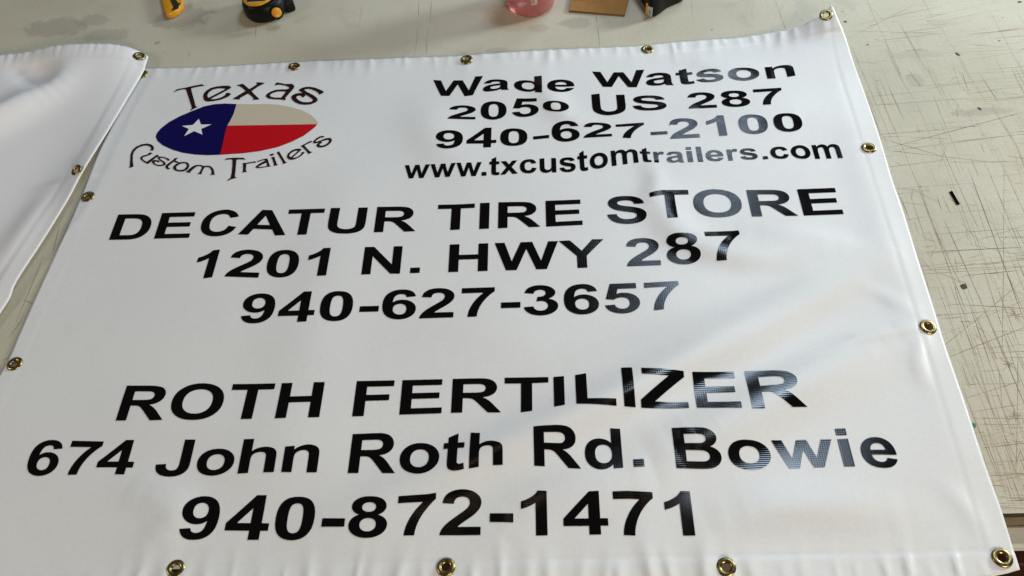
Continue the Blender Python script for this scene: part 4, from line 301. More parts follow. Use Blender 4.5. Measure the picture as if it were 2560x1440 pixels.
# brown wear where most cutting has been done (right-hand end of the bench)
wear = mathn(nt, 'MULTIPLY', ramp(nt, noise(nt, V, 6, 5, 0.7), [(0.40, 0.0), (0.70, 1.0)]), ramp(nt, mathn(nt, 'MULTIPLY', mathn(nt, 'ADD', sep.outputs[0], -1.1), 2.0), [(0.05, 0.0), (0.6, 1.0)]))
wear = mathn(nt, 'MULTIPLY', wear, ramp(nt, mathn(nt, 'ADD', mathn(nt, 'MULTIPLY', sep.outputs[1], -1.0), 1.0), [(0.2, 0.1), (0.7, 1.0)]))
col = mixc(nt, mathn(nt, 'MULTIPLY', wear, 0.6), col, (0.45, 0.33, 0.20))
# fine hairline cuts in two directions
for (sx_, sy_, k) in ((7.0, 260.0, 0.35), (300.0, 6.0, 0.35)):
    mp = nt.nodes.new('ShaderNodeMapping'); nt.links.new(V, mp.inputs[0]); mp.inputs['Scale'].default_value = (sx_, sy_, 1); mp.inputs['Rotation'].default_value = (0, 0, 0.03)
    hl = ramp(nt, noise(nt, mp.outputs[0], 1.0, 3, 0.6), [(0.60, 0.0), (0.70, 1.0)])
    dens = ramp(nt, mathn(nt, 'MULTIPLY', mathn(nt, 'ADD', sep.outputs[0], -0.9), 1.4), [(0.0, 0.25), (0.6, 1.0)])
    col = mixc(nt, mathn(nt, 'MULTIPLY', mathn(nt, 'MULTIPLY', hl, dens), k*0.6), col, (0.25, 0.19, 0.12))
# old solvent stains and smudges
STAINS = [(0.045, 1.03, 0.060, 0.040, 0.55), (-0.20, 1.02, 0.070, 0.030, 0.45), (-0.13, 1.035, 0.035, 0.02, 0.35), (0.765, 0.935, 0.032, 0.016, 0.40),
          (0.70, 0.928, 0.022, 0.012, 0.28), (0.63, 0.875, 0.02, 0.008, 0.35), (0.015, 0.955, 0.006, 0.005, 0.6), (1.28, 0.74, 0.014, 0.016, 0.35), (1.36, 0.66, 0.05, 0.010, 0.40), (1.30, 0.80, 0.045, 0.012, 0.22), (-0.09, 0.99, 0.05, 0.02, 0.3)]
wv = noise(nt, V, 30, 4, 0.7)
for (cx, cy, rx, ry, k) in STAINS:
    dx = mathn(nt, 'DIVIDE', mathn(nt, 'ADD', sep.outputs[0], -cx), rx); dy = mathn(nt, 'DIVIDE', mathn(nt, 'ADD', sep.outputs[1], -cy), ry)
    d = mathn(nt, 'SQRT', mathn(nt, 'ADD', mathn(nt, 'MULTIPLY', dx, dx), mathn(nt, 'MULTIPLY', dy, dy)))
    d = mathn(nt, 'ADD', d, mathn(nt, 'MULTIPLY', mathn(nt, 'ADD', wv, -0.5), 1.8))
    fac = ramp(nt, d, [(0.75, 1.0), (1.0, 0.0)])
    col = mixc(nt, mathn(nt, 'MULTIPLY', fac, k), col, (0.31, 0.272, 0.232))
nt.links.new(col, b.inputs['Base Color'])
nt.links.new(ramp(nt, blot, [(0.3, 0.34), (0.7, 0.55)]), b.inputs['Roughness'])
bp = nt.nodes.new('ShaderNodeBump'); bp.inputs['Distance'].default_value = 0.0003; nt.links.new(noise(nt, V, 160, 4, 0.6), bp.inputs['Height']); nt.links.new(bp.outputs[0], b.inputs['Normal'])
M_cut, nt, b = mat('knife_cuts', (0.17, 0.115, 0.06), 0.8, spec=0.2)
tcn = nt.nodes.new('ShaderNodeTexCoord')
nt.links.new(ramp(nt, noise(nt, tcn.outputs['Object'], 30, 4, 0.7), [(0.3, (0.24, 0.14, 0.06)), (0.48, (0.36, 0.24, 0.12)), (0.62, (0.47, 0.40, 0.28))]), b.inputs['Base Color'])
M_cutdark, nt, b = mat('dark_cuts', (0.09, 0.065, 0.045), 0.8, spec=0.2)

def noisy(name, c1, c2, scale, rough=0.6, spec=0.4, bump=0.0, **kw):
    mm, nt, b = mat(name, c1, rough, spec=spec, **kw)
    t = nt.nodes.new('ShaderNodeTexCoord'); f = noise(nt, t.outputs['Object'], scale, 5, 0.65)
    nt.links.new(ramp(nt, f, [(0.3, c1), (0.7, c2)]), b.inputs['Base Color'])
    if bump:
        bp = nt.nodes.new('ShaderNodeBump'); bp.inputs['Distance'].default_value = bump; nt.links.new(f, bp.inputs['Height']); nt.links.new(bp.outputs[0], b.inputs['Normal'])
    return mm
M_edge = noisy('dark_board_edge', (0.035, 0.026, 0.015), (0.075, 0.055, 0.03), 60)
M_apron = noisy('grimy_wood', (0.16, 0.13, 0.085), (0.24, 0.20, 0.14), 40, 0.7, 0.3, 0.0005)
M_ledge = noisy('grey_painted_wood', (0.62, 0.68, 0.68), (0.78, 0.84, 0.84), 50, 0.6, 0.3, 0.0005)
M_floor = noisy('brown_concrete', (0.035, 0.022, 0.015), (0.07, 0.045, 0.03), 6, 0.8)
M_redwood = noisy('red_brown_wood', (0.035, 0.010, 0.007), (0.07, 0.020, 0.012), 30, 0.5)
M_card = noisy('cardboard', (0.31, 0.155, 0.045), (0.37, 0.19, 0.06), 70, 0.75, 0.2, 0.0002)
M_cardedge = noisy('cardboard_cut_edge', (0.15, 0.085, 0.04), (0.2, 0.12, 0.06), 200, 0.9, 0.1)
M_rubber = noisy('black_rubber', (0.003, 0.0035, 0.003), (0.006, 0.007, 0.006), 200, 0.42, 0.18)
M_yellow = noisy('yellow_plastic', (0.60, 0.27, 0.008), (0.70, 0.34, 0.012), 30, 0.28, 0.5)
M_orange = noisy('orange_plastic', (0.66, 0.26, 0.008), (0.70, 0.30, 0.01), 40, 0.35, 0.5)
M_steel, nt, b = mat('steel', (0.62, 0.62, 0.60), 0.32, 1.0)
M_darkslot = noisy('dark_metal_slide', (0.02, 0.012, 0.010), (0.05, 0.04, 0.035), 80, 0.4)
M_plum = noisy('dark_plum_label', (0.030, 0.010, 0.014), (0.05, 0.018, 0.02), 60, 0.4)
M_green, nt, b = mat('green_vinyl', (0.01, 0.20, 0.04), 0.4)
M_pink, nt, b = mat('pink_liquid_in_bottle', (0.80, 0.30, 0.30), 0.22, spec=0.5, trans=0.6, ior=1.35)
t_ = nt.nodes.new('ShaderNodeTexCoord')
nt.links.new(ramp(nt, noise(nt, t_.outputs['Object'], 12, 3), [(0.3, (0.66, 0.25, 0.24)), (0.7, (0.74, 0.30, 0.29))]), b.inputs['Base Color'])
M_label, nt, b = mat('barcode_paper', (0.62, 0.50, 0.45), 0.5)
M_ink, nt, b = mat('barcode_ink', (0.03, 0.015, 0.01), 0.6)

# ------------------------------------------------------------ mesh helpers
def mesh_obj(name, verts, faces, material, parent=None, smooth=True, normals=None, loc=None):
    me = bpy.data.meshes.new(name)
    me.from_pydata([tuple(v) for v in verts], [], [tuple(f) for f in faces]); me.update()
    for mm in (material if isinstance(material, (list, tuple)) else [material]): me.materials.append(mm)
    if smooth:
        me.polygons.foreach_set('use_smooth', [True]*len(me.polygons))
    if normals is not None: me.normals_split_custom_set_from_vertices([tuple(n) for n in normals])
    o = bpy.data.objects.new(name, me); COL.objects.link(o)
    if parent: o.parent = parent
    if loc is not None: o.location = loc
    return o
def empty(name, loc=(0, 0, 0), parent=None):
    o = bpy.data.objects.new(name, None); o.empty_display_size = 0.02; COL.objects.link(o); o.location = loc
    if parent: o.parent = parent
    return o
def tag(o, label=None, cat=None, group=None, kind=None):
    if label: o['label'] = label
    if cat: o['category'] = cat
    if group: o['group'] = group
    if kind: o['kind'] = kind
    return o
def catmull(P, n=8):
    P = np.array(P, float); Q = np.vstack([2*P[0]-P[1], P, 2*P[-1]-P[-2]]); out = []
    for i in range(1, len(Q)-2):
        for t in np.linspace(0, 1, n, endpoint=False):
            a, b_, c, d = Q[i-1], Q[i], Q[i+1], Q[i+2]
            out.append(0.5*((2*b_)+(-a+c)*t+(2*a-5*b_+4*c-d)*t*t+(-a+3*b_-3*c+d)*t**3))
    out.append(P[-1]); return np.array(out)
def resample(P, ts):
    P = np.array(P, float); s = np.r_[0, np.cumsum(np.linalg.norm(np.diff(P[:, :2], axis=0), axis=1))]; s /= s[-1]
    return np.stack([np.interp(ts, s, P[:, k]) for k in range(P.shape[1])], 1)
def coons(top, bottom, left, right_, ns, nt_):
    """top and bottom run left to right, left and right run top to bottom; rows go from top to bottom"""
    S = np.linspace(0, 1, ns); T = np.linspace(0, 1, nt_)
    t_, b_, l_, r_ = resample(top, S), resample(bottom, S), resample(left, T), resample(right_, T)
    s = S[None, :, None]; t = T[:, None, None]
    return ((1-t)*t_[None]+t*b_[None]+(1-s)*l_[:, None]+s*r_[:, None]
            - ((1-s)*(1-t)*t_[0]+s*(1-t)*t_[-1]+(1-s)*t*b_[0]+s*t*b_[-1]))
def grid_faces(ns, nt_):
    i, j = np.meshgrid(np.arange(ns-1), np.arange(nt_-1)); a = (j*ns+i).ravel()
    return np.stack([a, a+ns, a+ns+1, a+1], 1)
def Hn(x, y, e=0.0008):
    gx = (H(x+e, y)-H(x-e, y))/(2*e); gy = (H(x, y+e)-H(x, y-e))/(2*e)
    n = np.stack([-gx, -gy, np.ones_like(gx)], 1); return n/np.linalg.norm(n, axis=1)[:, None]
def box(x0, x1, y0, y1, z0, z1):
    v = [(x, y, z) for z in (z0, z1) for y in (y0, y1) for x in (x0, x1)]
    return v, [(0, 2, 3, 1), (4, 5, 7, 6), (0, 1, 5, 4), (2, 6, 7, 3), (0, 4, 6, 2), (1, 3, 7, 5)]
def bevel(o, w, seg=2, ang=40):
    md = o.modifiers.new('bevel', 'BEVEL'); md.width = w; md.segments = seg; md.limit_method = 'ANGLE'; md.angle_limit = math.radians(ang); return o
def prism(poly, z0, z1):
    n = len(poly); a = sum(poly[i][0]*poly[(i+1) % n][1]-poly[(i+1) % n][0]*poly[i][1] for i in range(n))
    if a < 0: poly = poly[::-1]
    v = [(x, y, z0) for x, y in poly]+[(x, y, z1) for x, y in poly]
    return v, [tuple(range(n))[::-1], tuple(range(n, 2*n))]+[(i, (i+1) % n, n+(i+1) % n, n+i) for i in range(n)]
def lathe(prof, n=48, center=(0, 0, 0), closed=False):
    v = []; f = []; m_ = len(prof)
    for i in range(n):
        a = 2*math.pi*i/n
        for r, z in prof: v.append((center[0]+r*math.cos(a), center[1]+r*math.sin(a), center[2]+z))
    for i in range(n):
        for j in range(m_ if closed else m_-1):
            k = (j+1) % m_; f.append((i*m_+j, ((i+1) % n)*m_+j, ((i+1) % n)*m_+k, i*m_+k))
    return v, f

# ------------------------------------------------------------ workbench and what is under it
floor_v, floor_f = box(-3, 4.5, -2.5, 4, -0.92, -0.90)
tag(mesh_obj('floor', floor_v, floor_f, M_floor, smooth=False), kind='structure')
bench = empty('workbench', (0.6, 0.8, 0))
tag(bench, 'long workbench with a worn off-white top full of knife cuts', 'workbench')
EY = 0.0455
def bpart(name, v, f, mm, smooth=False):
    return mesh_obj(name, [(x-0.6, y-0.8, z) for x, y, z in v], f, mm, bench, smooth=smooth)
rnd = random.Random(11)
verts, faces, mids = [], [], []
def addf(v, f, mi):
    n0 = len(verts); verts.extend(v); faces.extend([tuple(i+n0 for i in q) for q in f]); mids.extend([mi]*len(f))
v, f = box(-1.6, 2.9, EY, 2.3, -0.012, 0.0); addf(v, f, 0)
zc = 0.00012
def cut(x0, y0, x1, y1, w, mi):
    """a knife cut: a thin, slightly wavering sliver that fades out at both ends"""
    L = math.hypot(x1-x0, y1-y0)
    if L < 1e-4: return
    nx, ny = -(y1-y0)/L, (x1-x0)/L; k = max(3, int(L/0.03)); z = zc+rnd.random()*0.00006
    bend = (rnd.random()-0.5)*0.006*L; vs = []
    for i in range(k+1):
        t = i/k; ww = w*0.5*min(1, 6*t+0.15, 6*(1-t)+0.15)*(0.55+0.9*rnd.random()); o_ = bend*math.sin(math.pi*t)
        cx, cy = x0+(x1-x0)*t+nx*o_, y0+(y1-y0)*t+ny*o_
        vs += [(cx-nx*ww, cy-ny*ww, z), (cx+nx*ww, cy+ny*ww, z)]
    addf(vs, [(2*i, 2*i+1, 2*i+3, 2*i+2) for i in range(k)], mi)
for a in SCRATCH: cut(*a, 0.00045, 2 if (rnd.random() < 0.25 or a[0] < 1.1) else 1)
for i in range(640):                                    # cuts running away from the camera, thickest at the right end
    x = 1.17+0.62*rnd.random()**1.1; y = 0.05+0.72*rnd.random()**1.9; L = 0.02+0.22*rnd.random()**2.5
    dx = rnd.gauss(-0.01, 0.035 if rnd.random() < 0.8 else 0.16)*L
    cut(x, y, x+dx, y+L, 0.0002+0.0005*rnd.random()**4, 1 if rnd.random() < 0.93 else 2)
for i in range(820):                                    # cuts running along the bench
    x = 1.14+0.5*rnd.random(); y = 0.05+0.85*rnd.random()**1.9; L = 0.008+0.18*rnd.random()**3
    dy = rnd.gauss(0.03, 0.05 if rnd.random() < 0.8 else 0.3)*L
    cut(x, y, x+L, y+dy, 0.0002+0.0005*rnd.random()**4, 1 if rnd.random() < 0.92 else 2)
for i in range(120):                                    # slanting cuts near the front right corner
    x = 1.2+0.35*rnd.random(); y = 0.06+0.55*rnd.random()**1.6; a = rnd.uniform(0, math.pi); L = 0.012+0.07*rnd.random()**2
    cut(x, y, x+L*math.cos(a), y+L*math.sin(a), 0.0002+0.0003*rnd.random(), 1)
for k_ in range(7):                                     # little stars where many cuts cross
    x0_, y0_ = 1.22+0.25*rnd.random(), 0.07+0.25*rnd.random()
    for i in range(9):
        a = rnd.uniform(0, math.pi); L = 0.008+0.02*rnd.random()
        cut(x0_-L*math.cos(a)*0.5, y0_-L*math.sin(a)*0.5, x0_+L*math.cos(a)*0.5, y0_+L*math.sin(a)*0.5, 0.0004, 1)
for i in range(60):                                     # a few faint ones elsewhere
    x = -0.5+1.9*rnd.random(); y = 0.1+1.1*rnd.random(); a = rnd.choice([0, math.pi/2])+rnd.gauss(0, 0.06); L = 0.02+0.12*rnd.random()**2
    cut(x, y, x+L*math.cos(a), y+L*math.sin(a), 0.0003, 1)
for (x, y, rx, ry, a) in SPOTS:
    k = 12; vs = []
    for i in range(k):
        t = 2*math.pi*i/k; q = 0.6+0.4*rnd.random(); px_, py_ = rx*q*math.cos(t), ry*q*math.sin(t)
        vs.append((x+px_*math.cos(a)-py_*math.sin(a), y+px_*math.sin(a)+py_*math.cos(a), 0.00028))
    addf(vs, [tuple(range(k))], 2)
for i in range(36):                                     # specks of dirt
    x = -0.4+2.1*rnd.random(); y = 0.1+1.1*rnd.random(); r = 0.0003+0.0005*rnd.random()**2
    addf([(x+r*math.cos(q), y+r*(0.5+rnd.random()*0.5)*math.sin(q), 0.00034) for q in [j*math.pi/3 for j in range(6)]], [tuple(range(6))], 2)
bt = bpart('tabletop', verts, faces, [M_bench, M_cut, M_cutdark, M_edge])
bt.data.polygons.foreach_set('material_index', mids)
for p in bt.data.polygons[:6]:
    if p.normal.z < 0.5: p.material_index = 3
v, f = box(-1.6, 2.9, 0.0492, 0.068, -0.060, -0.0125); bpart('apron', v, f, M_apron)
v, f = box(-1.6, 2.9, 0.0255, 0.0490, -0.062, -0.045); o = bpart('front_rail', v, f, M_ledge); bevel(o, 0.003)
for lx in (-1.4, 0.9, 2.6):
    v, f = box(lx, lx+0.09, 0.0685, 0.15, -0.90, -0.0125); bpart('leg', v, f, M_apron)
v, f = box(1.05, 2.2, 0.020, 0.048, -0.125, -0.093)
tag(bevel(mesh_obj('wooden_batten', v, f, M_redwood, smooth=False), 0.003), 'dark red-brown wooden batten below the front edge of the workbench', 'batten')
v, f = box(1.1, 1.14, 0.022, 0.046, -0.90, -0.1255)
v2, f2 = box(2.1, 2.14, 0.022, 0.046, -0.90, -0.1255)
bo = bpy.data.objects['wooden_batten']
for vv, ff in ((v, f), (v2, f2)): mesh_obj('leg', vv, ff, M_redwood, bo, smooth=False)

# ------------------------------------------------------------ the printed banner
NS, NT = 440, 330
P4 = [catmull([p[:2] for p in e], 8) for e in (EDGE_TOP, EDGE_BOTTOM, EDGE_LEFT, EDGE_RIGHT)]
G = coons(*P4, NS, NT).reshape(-1, 2)
gz = H(G[:, 0], G[:, 1]); F = grid_faces(NS, NT)
fc = G[F].mean(1); keep = np.ones(len(F), bool)
for g in GROMMETS: keep &= np.hypot(fc[:, 0]-g[0], fc[:, 1]-g[1]) > 0.0068
banner = mesh_obj('banner', np.c_[G, gz], F[keep], M_white)
tag(banner, 'large white vinyl banner with black lettering and a flag logo, brass eyelets round its hem', 'banner')
sd = banner.modifiers.new('thickness', 'SOLIDIFY'); sd.thickness = 0.0011; sd.offset = -1
sd.use_even_offset = False

def parse(path):
    cs = []; cur = None
    for cmd, args in re.findall(r'([MLHVQZ])([^MLHVQZ]*)', path):
        a = [float(v_) for v_ in re.findall(r'-?\d+\.?\d*', args)]
        if cmd == 'M': cur = [(a[0], a[1])]; cs.append(cur)
        elif cmd == 'L':
            for i in range(0, len(a), 2): cur.append((a[i], a[i+1]))
        elif cmd == 'H': cur.append((a[0], cur[-1][1]))
        elif cmd == 'V': cur.append((cur[-1][0], a[0]))
        elif cmd == 'Q':
            p0 = cur[-1]; p1 = (a[0], a[1]); p2 = (a[2], a[3])
            for t in (0.25, 0.5, 0.75, 1.0):
                cur.append(tuple((1-t)**2*p0[k]+2*t*(1-t)*p1[k]+t*t*p2[k] for k in (0, 1)))
    return cs
def densify(c, step):
    out = []
    for i in range(len(c)):
        p, q = np.array(c[i]), np.array(c[(i+1) % len(c)]); L = np.linalg.norm(q-p)
        if L < 1e-9: continue
        k = max(1, int(math.ceil(L/step)))
        out += [tuple(p+(q-p)*j/k) for j in range(k)]
    return out
def fill(contours, step=0.004, odd=False):
    """triangulate an outline with holes and enough inner points for the skin to follow the cloth"""
    cs = [densify(c, step) for c in contours]
    pts = []; edges = []
    for c in cs:
        n0 = len(pts); pts += c; edges += [(n0+i, n0+(i+1) % len(c)) for i in range(len(c))]
    A = np.array(pts); lo, hi = A.min(0), A.max(0)
    gx, gy = np.meshgrid(np.arange(math.floor(lo[0]/step)*step, hi[0], step), np.arange(math.floor(lo[1]/step)*step, hi[1], step))
    Gp = np.stack([gx.ravel(), gy.ravel()], 1)
    d = np.min(np.hypot(Gp[:, None, 0]-A[None, :, 0], Gp[:, None, 1]-A[None, :, 1]), axis=1); Gp = Gp[d > step*0.45]
    allp = [Vector(p) for p in pts]+[Vector(p) for p in Gp]
    vo, eo, fo = delaunay_2d_cdt(allp, edges, [], 0, 1e-7)[:3]
    vo = np.array([(p.x, p.y) for p in vo]); fo = np.array([f_ for f_ in fo if len(f_) == 3])
    cen = vo[fo].mean(1); wn = np.zeros(len(cen), int)
    for c in cs:
        a = np.array(c); b_ = np.roll(a, -1, 0)
        for (x0, y0), (x1, y1) in zip(a, b_):
            up = (y0 <= cen[:, 1]) & (y1 > cen[:, 1]); dn = (y0 > cen[:, 1]) & (y1 <= cen[:, 1])
            side = (x1-x0)*(cen[:, 1]-y0)-(cen[:, 0]-x0)*(y1-y0)
            wn += (up & (side > 0)).astype(int); wn -= (dn & (side < 0)).astype(int)
    fo = fo[(wn % 2 != 0) if odd else (wn != 0)]
    e1 = vo[fo[:, 1]]-vo[fo[:, 0]]; e2 = vo[fo[:, 2]]-vo[fo[:, 0]]; flip = (e1[:, 0]*e2[:, 1]-e1[:, 1]*e2[:, 0]) < 0
    fo[flip] = fo[flip][:, ::-1]
    used = np.unique(fo); re_ = -np.ones(len(vo), int); re_[used] = np.arange(len(used))
    return vo[used], re_[fo]
def film(name, shapes, material, parent, lift, step=0.004, odd=False):
    """one piece of cut vinyl lying on the cloth"""
    vs, fs, n0 = [], [], 0
    for cs in shapes:
        v_, f_ = fill(cs, step, odd); vs.append(v_); fs.append(f_+n0); n0 += len(v_)
    v_ = np.concatenate(vs); f_ = np.concatenate(fs)
    return mesh_obj(name, np.c_[v_, H(v_[:, 0], v_[:, 1])+lift], f_, material, parent, normals=Hn(v_[:, 0], v_[:, 1]))
LINES = [
    'name line of the address block, black letters',
    'street number and highway line of the address block',
    'phone number line above the web address',
    'web address line in smaller black letters',
    'tire store name line in wide black capitals',
    'highway address line under the tire store name',
    'phone number line under the highway address',
    'fertilizer company name line in large black capitals',
    'road address line with mixed case letters',
    'phone number line along the bottom edge, largest digits']
for (letters, base, top), lab in zip(ROWS, LINES):
    bx = np.array(sorted(base)); tx = np.array(sorted(top)); shapes = []
    for ch, xl, xr in letters:
        cs = parse(GLYPHS[ch]); xs = [p[0] for c in cs for p in c]; u0, u1 = min(xs), max(xs)
        scale = (xr-xl)/(u1-u0); out = []
        for c in cs:
            c = densify(c, 60.0); X = np.array([xl+(p[0]-u0)*scale for p in c]); v_ = np.array([p[1] for p in c])/1466.0
            B = np.interp(X, bx[:, 0], bx[:, 1]); T = np.interp(X, tx[:, 0], tx[:, 1])
            out.append(list(zip(X, B+(T-B)*v_)))
        shapes.append(out)
    o = film('lettering', shapes, M_vinyl, banner, 0.00045); o['label'] = lab
logo = empty('logo', (0, 0, 0), banner); logo['label'] = 'oval flag logo with a star and arched brown lettering'
def smooth_loop(c): return c
film('arched_lettering', [s for s in LOGO_LETTERS], M_logo_ink, logo, 0.0006, 0.003, True)
film('blue_panel', [[LOGO_BLUE]], M_blue, logo, 0.00045)
film('sand_panel', [[LOGO_SAND]], M_sand, logo, 0.00045)
film('red_panel', [[LOGO_RED]], M_red, logo, 0.00045)
film('star', [[LOGO_STAR]], M_star, logo, 0.0009, 0.003)

# brass eyelets: a rolled rim with a throat through the cloth
PROF = [(0.0045, -0.0012), (0.0044, 0.0002), (0.0048, 0.0009), (0.0058, 0.0015), (0.0070, 0.0019), (0.0085, 0.0018), (0.0097, 0.0012), (0.0103, 0.0004), (0.0104, 0.0), (0.0100, -0.0003), (0.0060, -0.0004), (0.0052, -0.0012)]
gv, gf = lathe(PROF, 40, closed=True)
def eyelet(parent, p, nrm, scale=1.0, first=[None]):
    if first[0] is None:
        o = mesh_obj('grommet', gv, [q[::-1] for q in gf], M_brass); first[0] = o
    else:
        o = first[0].copy(); COL.objects.link(o)
    o.parent = parent; o.location = Vector(p)-(parent.location if parent.parent is None else Vector())
    o.rotation_mode = 'QUATERNION'; o.rotation_quaternion = Vector(nrm).to_track_quat('Z', 'Y'); o.scale = (scale,)*3
    return o
for g in GROMMETS:
    n_ = Hn(np.array([g[0]]), np.array([g[1]]), 0.006)[0]
    eyelet(banner, (g[0], g[1], g[2]+0.0003), n_)
# the lockstitch that holds the right and left hems
def stitches(side, parent, x_of, y0, y1, inset, z_of, mm):
    vs, fs = [], []; y = y0
    while y < y1:
        x = x_of(y)+inset; L = 0.0042; w = 0.00028
        z = z_of(x, y)+0.0003; n0 = len(vs)
        vs += [(x-w, y, z), (x+w, y, z), (x+w, y+L, z_of(x, y+L)+0.0003), (x-w, y+L, z_of(x, y+L)+0.0003)]; fs.append((n0, n0+1, n0+2, n0+3)); y += 0.0060
    return mesh_obj('stitching', vs, fs, mm, parent, smooth=False)
M_thread, _, _ = mat('thread', (0.55, 0.55, 0.56), 0.7)
hz = lambda x, y: float(H(x, y))
rx_of = lambda y: float(np.interp(y, [p[1] for p in EDGE_RIGHT][::-1], [p[0] for p in EDGE_RIGHT][::-1]))

# ------------------------------------------------------------ the second, blank banner lying over the corner
NS2, NT2 = 200, 240
R2 = catmull(B2_RIGHT, 6); T2 = catmull(B2_TOP, 6)
T2 = np.vstack([[-0.95, 0.86, 0.006], T2]); Bq = np.array([[-0.95, 0.02, 0.004], [-0.5, 0.02, 0.004], list(R2[-1])]); L2 = np.array([[-0.95, 0.86, 0.006], [-0.95, 0.44, 0.004], [-0.95, 0.02, 0.004]])
G2 = coons(T2, Bq, L2, R2, NS2, NT2)
Tt = np.linspace(0, 1, NT2)[:, None]; Ss = np.linspace(0, 1, NS2)[None, :]
er = resample(R2, np.linspace(0, 1, NT2)); et = resample(T2, np.linspace(0, 1, NS2))
dR = np.hypot(G2[..., 0]-er[:, None, 0], G2[..., 1]-er[:, None, 1]); dT = np.hypot(G2[..., 0]-et[None, :, 0], G2[..., 1]-et[None, :, 1])
zb = 0.0045+0.006*np.exp(-((G2[..., 0]-0.0)/0.08)**2)
z2 = zb+(er[:, None, 2]-zb)*np.exp(-(dR/0.034)**1.4)
z2 = z2+(et[None, :, 2]-z2)*np.exp(-(dT/0.085)**1.6)
fold = lambda x, y, pts, a, w: _ridge(x, y, pts, a, w)*(1-np.exp(-(dR/0.025)**2))*(1-np.exp(-(dT/0.02)**2))
X2, Y2 = G2[..., 0], G2[..., 1]
z2 = z2+fold(X2, Y2, [(-0.34, 0.66), (-0.20, 0.765), (-0.13, 0.825), (-0.10, 0.87)], 0.024, 0.024)
z2 = z2-fold(X2, Y2, [(-0.22, 0.90), (-0.165, 0.865), (-0.145, 0.83)], 0.016, 0.018)
z2 = z2+fold(X2, Y2, [(-0.09, 0.42), (-0.06, 0.52), (-0.045, 0.62)], 0.006, 0.018)
for k in range(7):
    a_ = 0.8*k+1; z2 = z2+0.0005*(1-np.exp(-(dR/0.03)**2))*np.sin(22*(X2*math.cos(a_)+Y2*math.sin(a_))+k)
rs2 = np.random.RandomState(3)
for k in range(34):
    c = -0.42+0.42*(k+rs2.rand())/34
    z2 = z2+(0.0012+0.0012*rs2.rand())*np.exp(-((X2-c)/0.0035)**2)*np.exp(-(dT/0.022)**2)
for dd in (dR, dT):
    z2 = z2+0.0015*(1-1/(1+np.exp(-(dd-0.028)/0.0008)))-0.0006*np.exp(-((dd-0.031)/0.002)**2)
z2 = np.maximum(z2, 0.0008)
# rest on the printed banner where they overlap
over = (X2 > -0.03) & (Y2 > 0.5)
z2 = np.where(over, np.maximum(z2, H(X2, Y2)+0.0022), z2)
P2 = np.stack([X2, Y2, z2], -1)
F2 = grid_faces(NS2, NT2); V2 = P2.reshape(-1, 3); fc2 = V2[F2].mean(1); keep2 = np.ones(len(F2), bool)
g2 = []
for g in B2_GROMMETS:
    i = np.argmin(np.hypot(V2[:, 0]-g[0], V2[:, 1]-g[1])); g2.append(i)
    keep2 &= np.hypot(fc2[:, 0]-g[0], fc2[:, 1]-g[1]) > 0.0085
blank = mesh_obj('banner', V2, F2[keep2], M_back)
tag(blank, 'blank white reverse of a second banner, its corner curling over the logo banner', 'banner')
sd = blank.modifiers.new('thickness', 'SOLIDIFY'); sd.thickness = 0.0009; sd.offset = -1
for k, (i, g) in enumerate(zip(g2, B2_GROMMETS)):
    r_, c_ = divmod(int(i), NS2); r0, r1 = max(r_-3, 0), min(r_+3, NT2-1); c0, c1 = max(c_-3, 0), min(c_+3, NS2-1)
    n_ = np.cross(P2[r_, c1]-P2[r_, c0], P2[r0, c_]-P2[r1, c_]); n_ = n_/np.linalg.norm(n_)
    if k == 1: n_ = n_/abs(n_[2])+np.array([-0.15, -0.35, 0])
    eyelet(blank, (g[0], g[1], V2[i, 2]+(0.0006 if k == 0 else 0.0012)), n_)

# ------------------------------------------------------------ things lying at the back of the bench
def thing(name, loc, label, cat): return tag(empty(name, loc), label, cat)
def tp(root, name, v, f, mm, smooth=False, parent=None):
    L = root.location; return mesh_obj(name, [(x-L.x, y-L.y, z-L.z) for x, y, z in v], f, mm, parent or root, smooth=smooth)

# yellow snap-off knife
ku = Vector((-0.36, 0.933)).normalized(); K = [tuple(p[:2]) for p in KNIFE]
kn = thing('utility_knife', (0.01, 1.08, 0), 'yellow utility knife with a dark slide track, lying left of the tape measures', 'knife')
body = K[1:-1]+[(K[-1][0], K[-1][1]), (K[-1][0]-0.004+ku.x*0.10, K[-1][1]+ku.y*0.10), (K[0][0]+ku.x*0.10, K[0][1]+ku.y*0.10), K[0]]
v, f = prism(body, 0.0004, 0.0115); o = tp(kn, 'body', v, f, M_yellow, True); bevel(o, 0.0022, 3, 30)
S_ = [tuple(p[:2]) for p in KNIFE_SLOT]; S2_ = [(S_[0][0]+ku.x*0.07, S_[0][1]+ku.y*0.07)]+S_+[(S_[-1][0]+ku.x*0.07, S_[-1][1]+ku.y*0.07)]
v, f = prism(S2_, 0.0110, 0.0120); tp(kn, 'slide_track', v, f, M_darkslot)
sx_, sy_ = K[4]; v, f = lathe([(0.0, 0.0119), (0.0016, 0.0119), (0.0018, 0.0114)], 16, (0.0175, 1.048, 0)); tp(kn, 'rivet', v, [q[::-1] for q in f], M_orange, True)

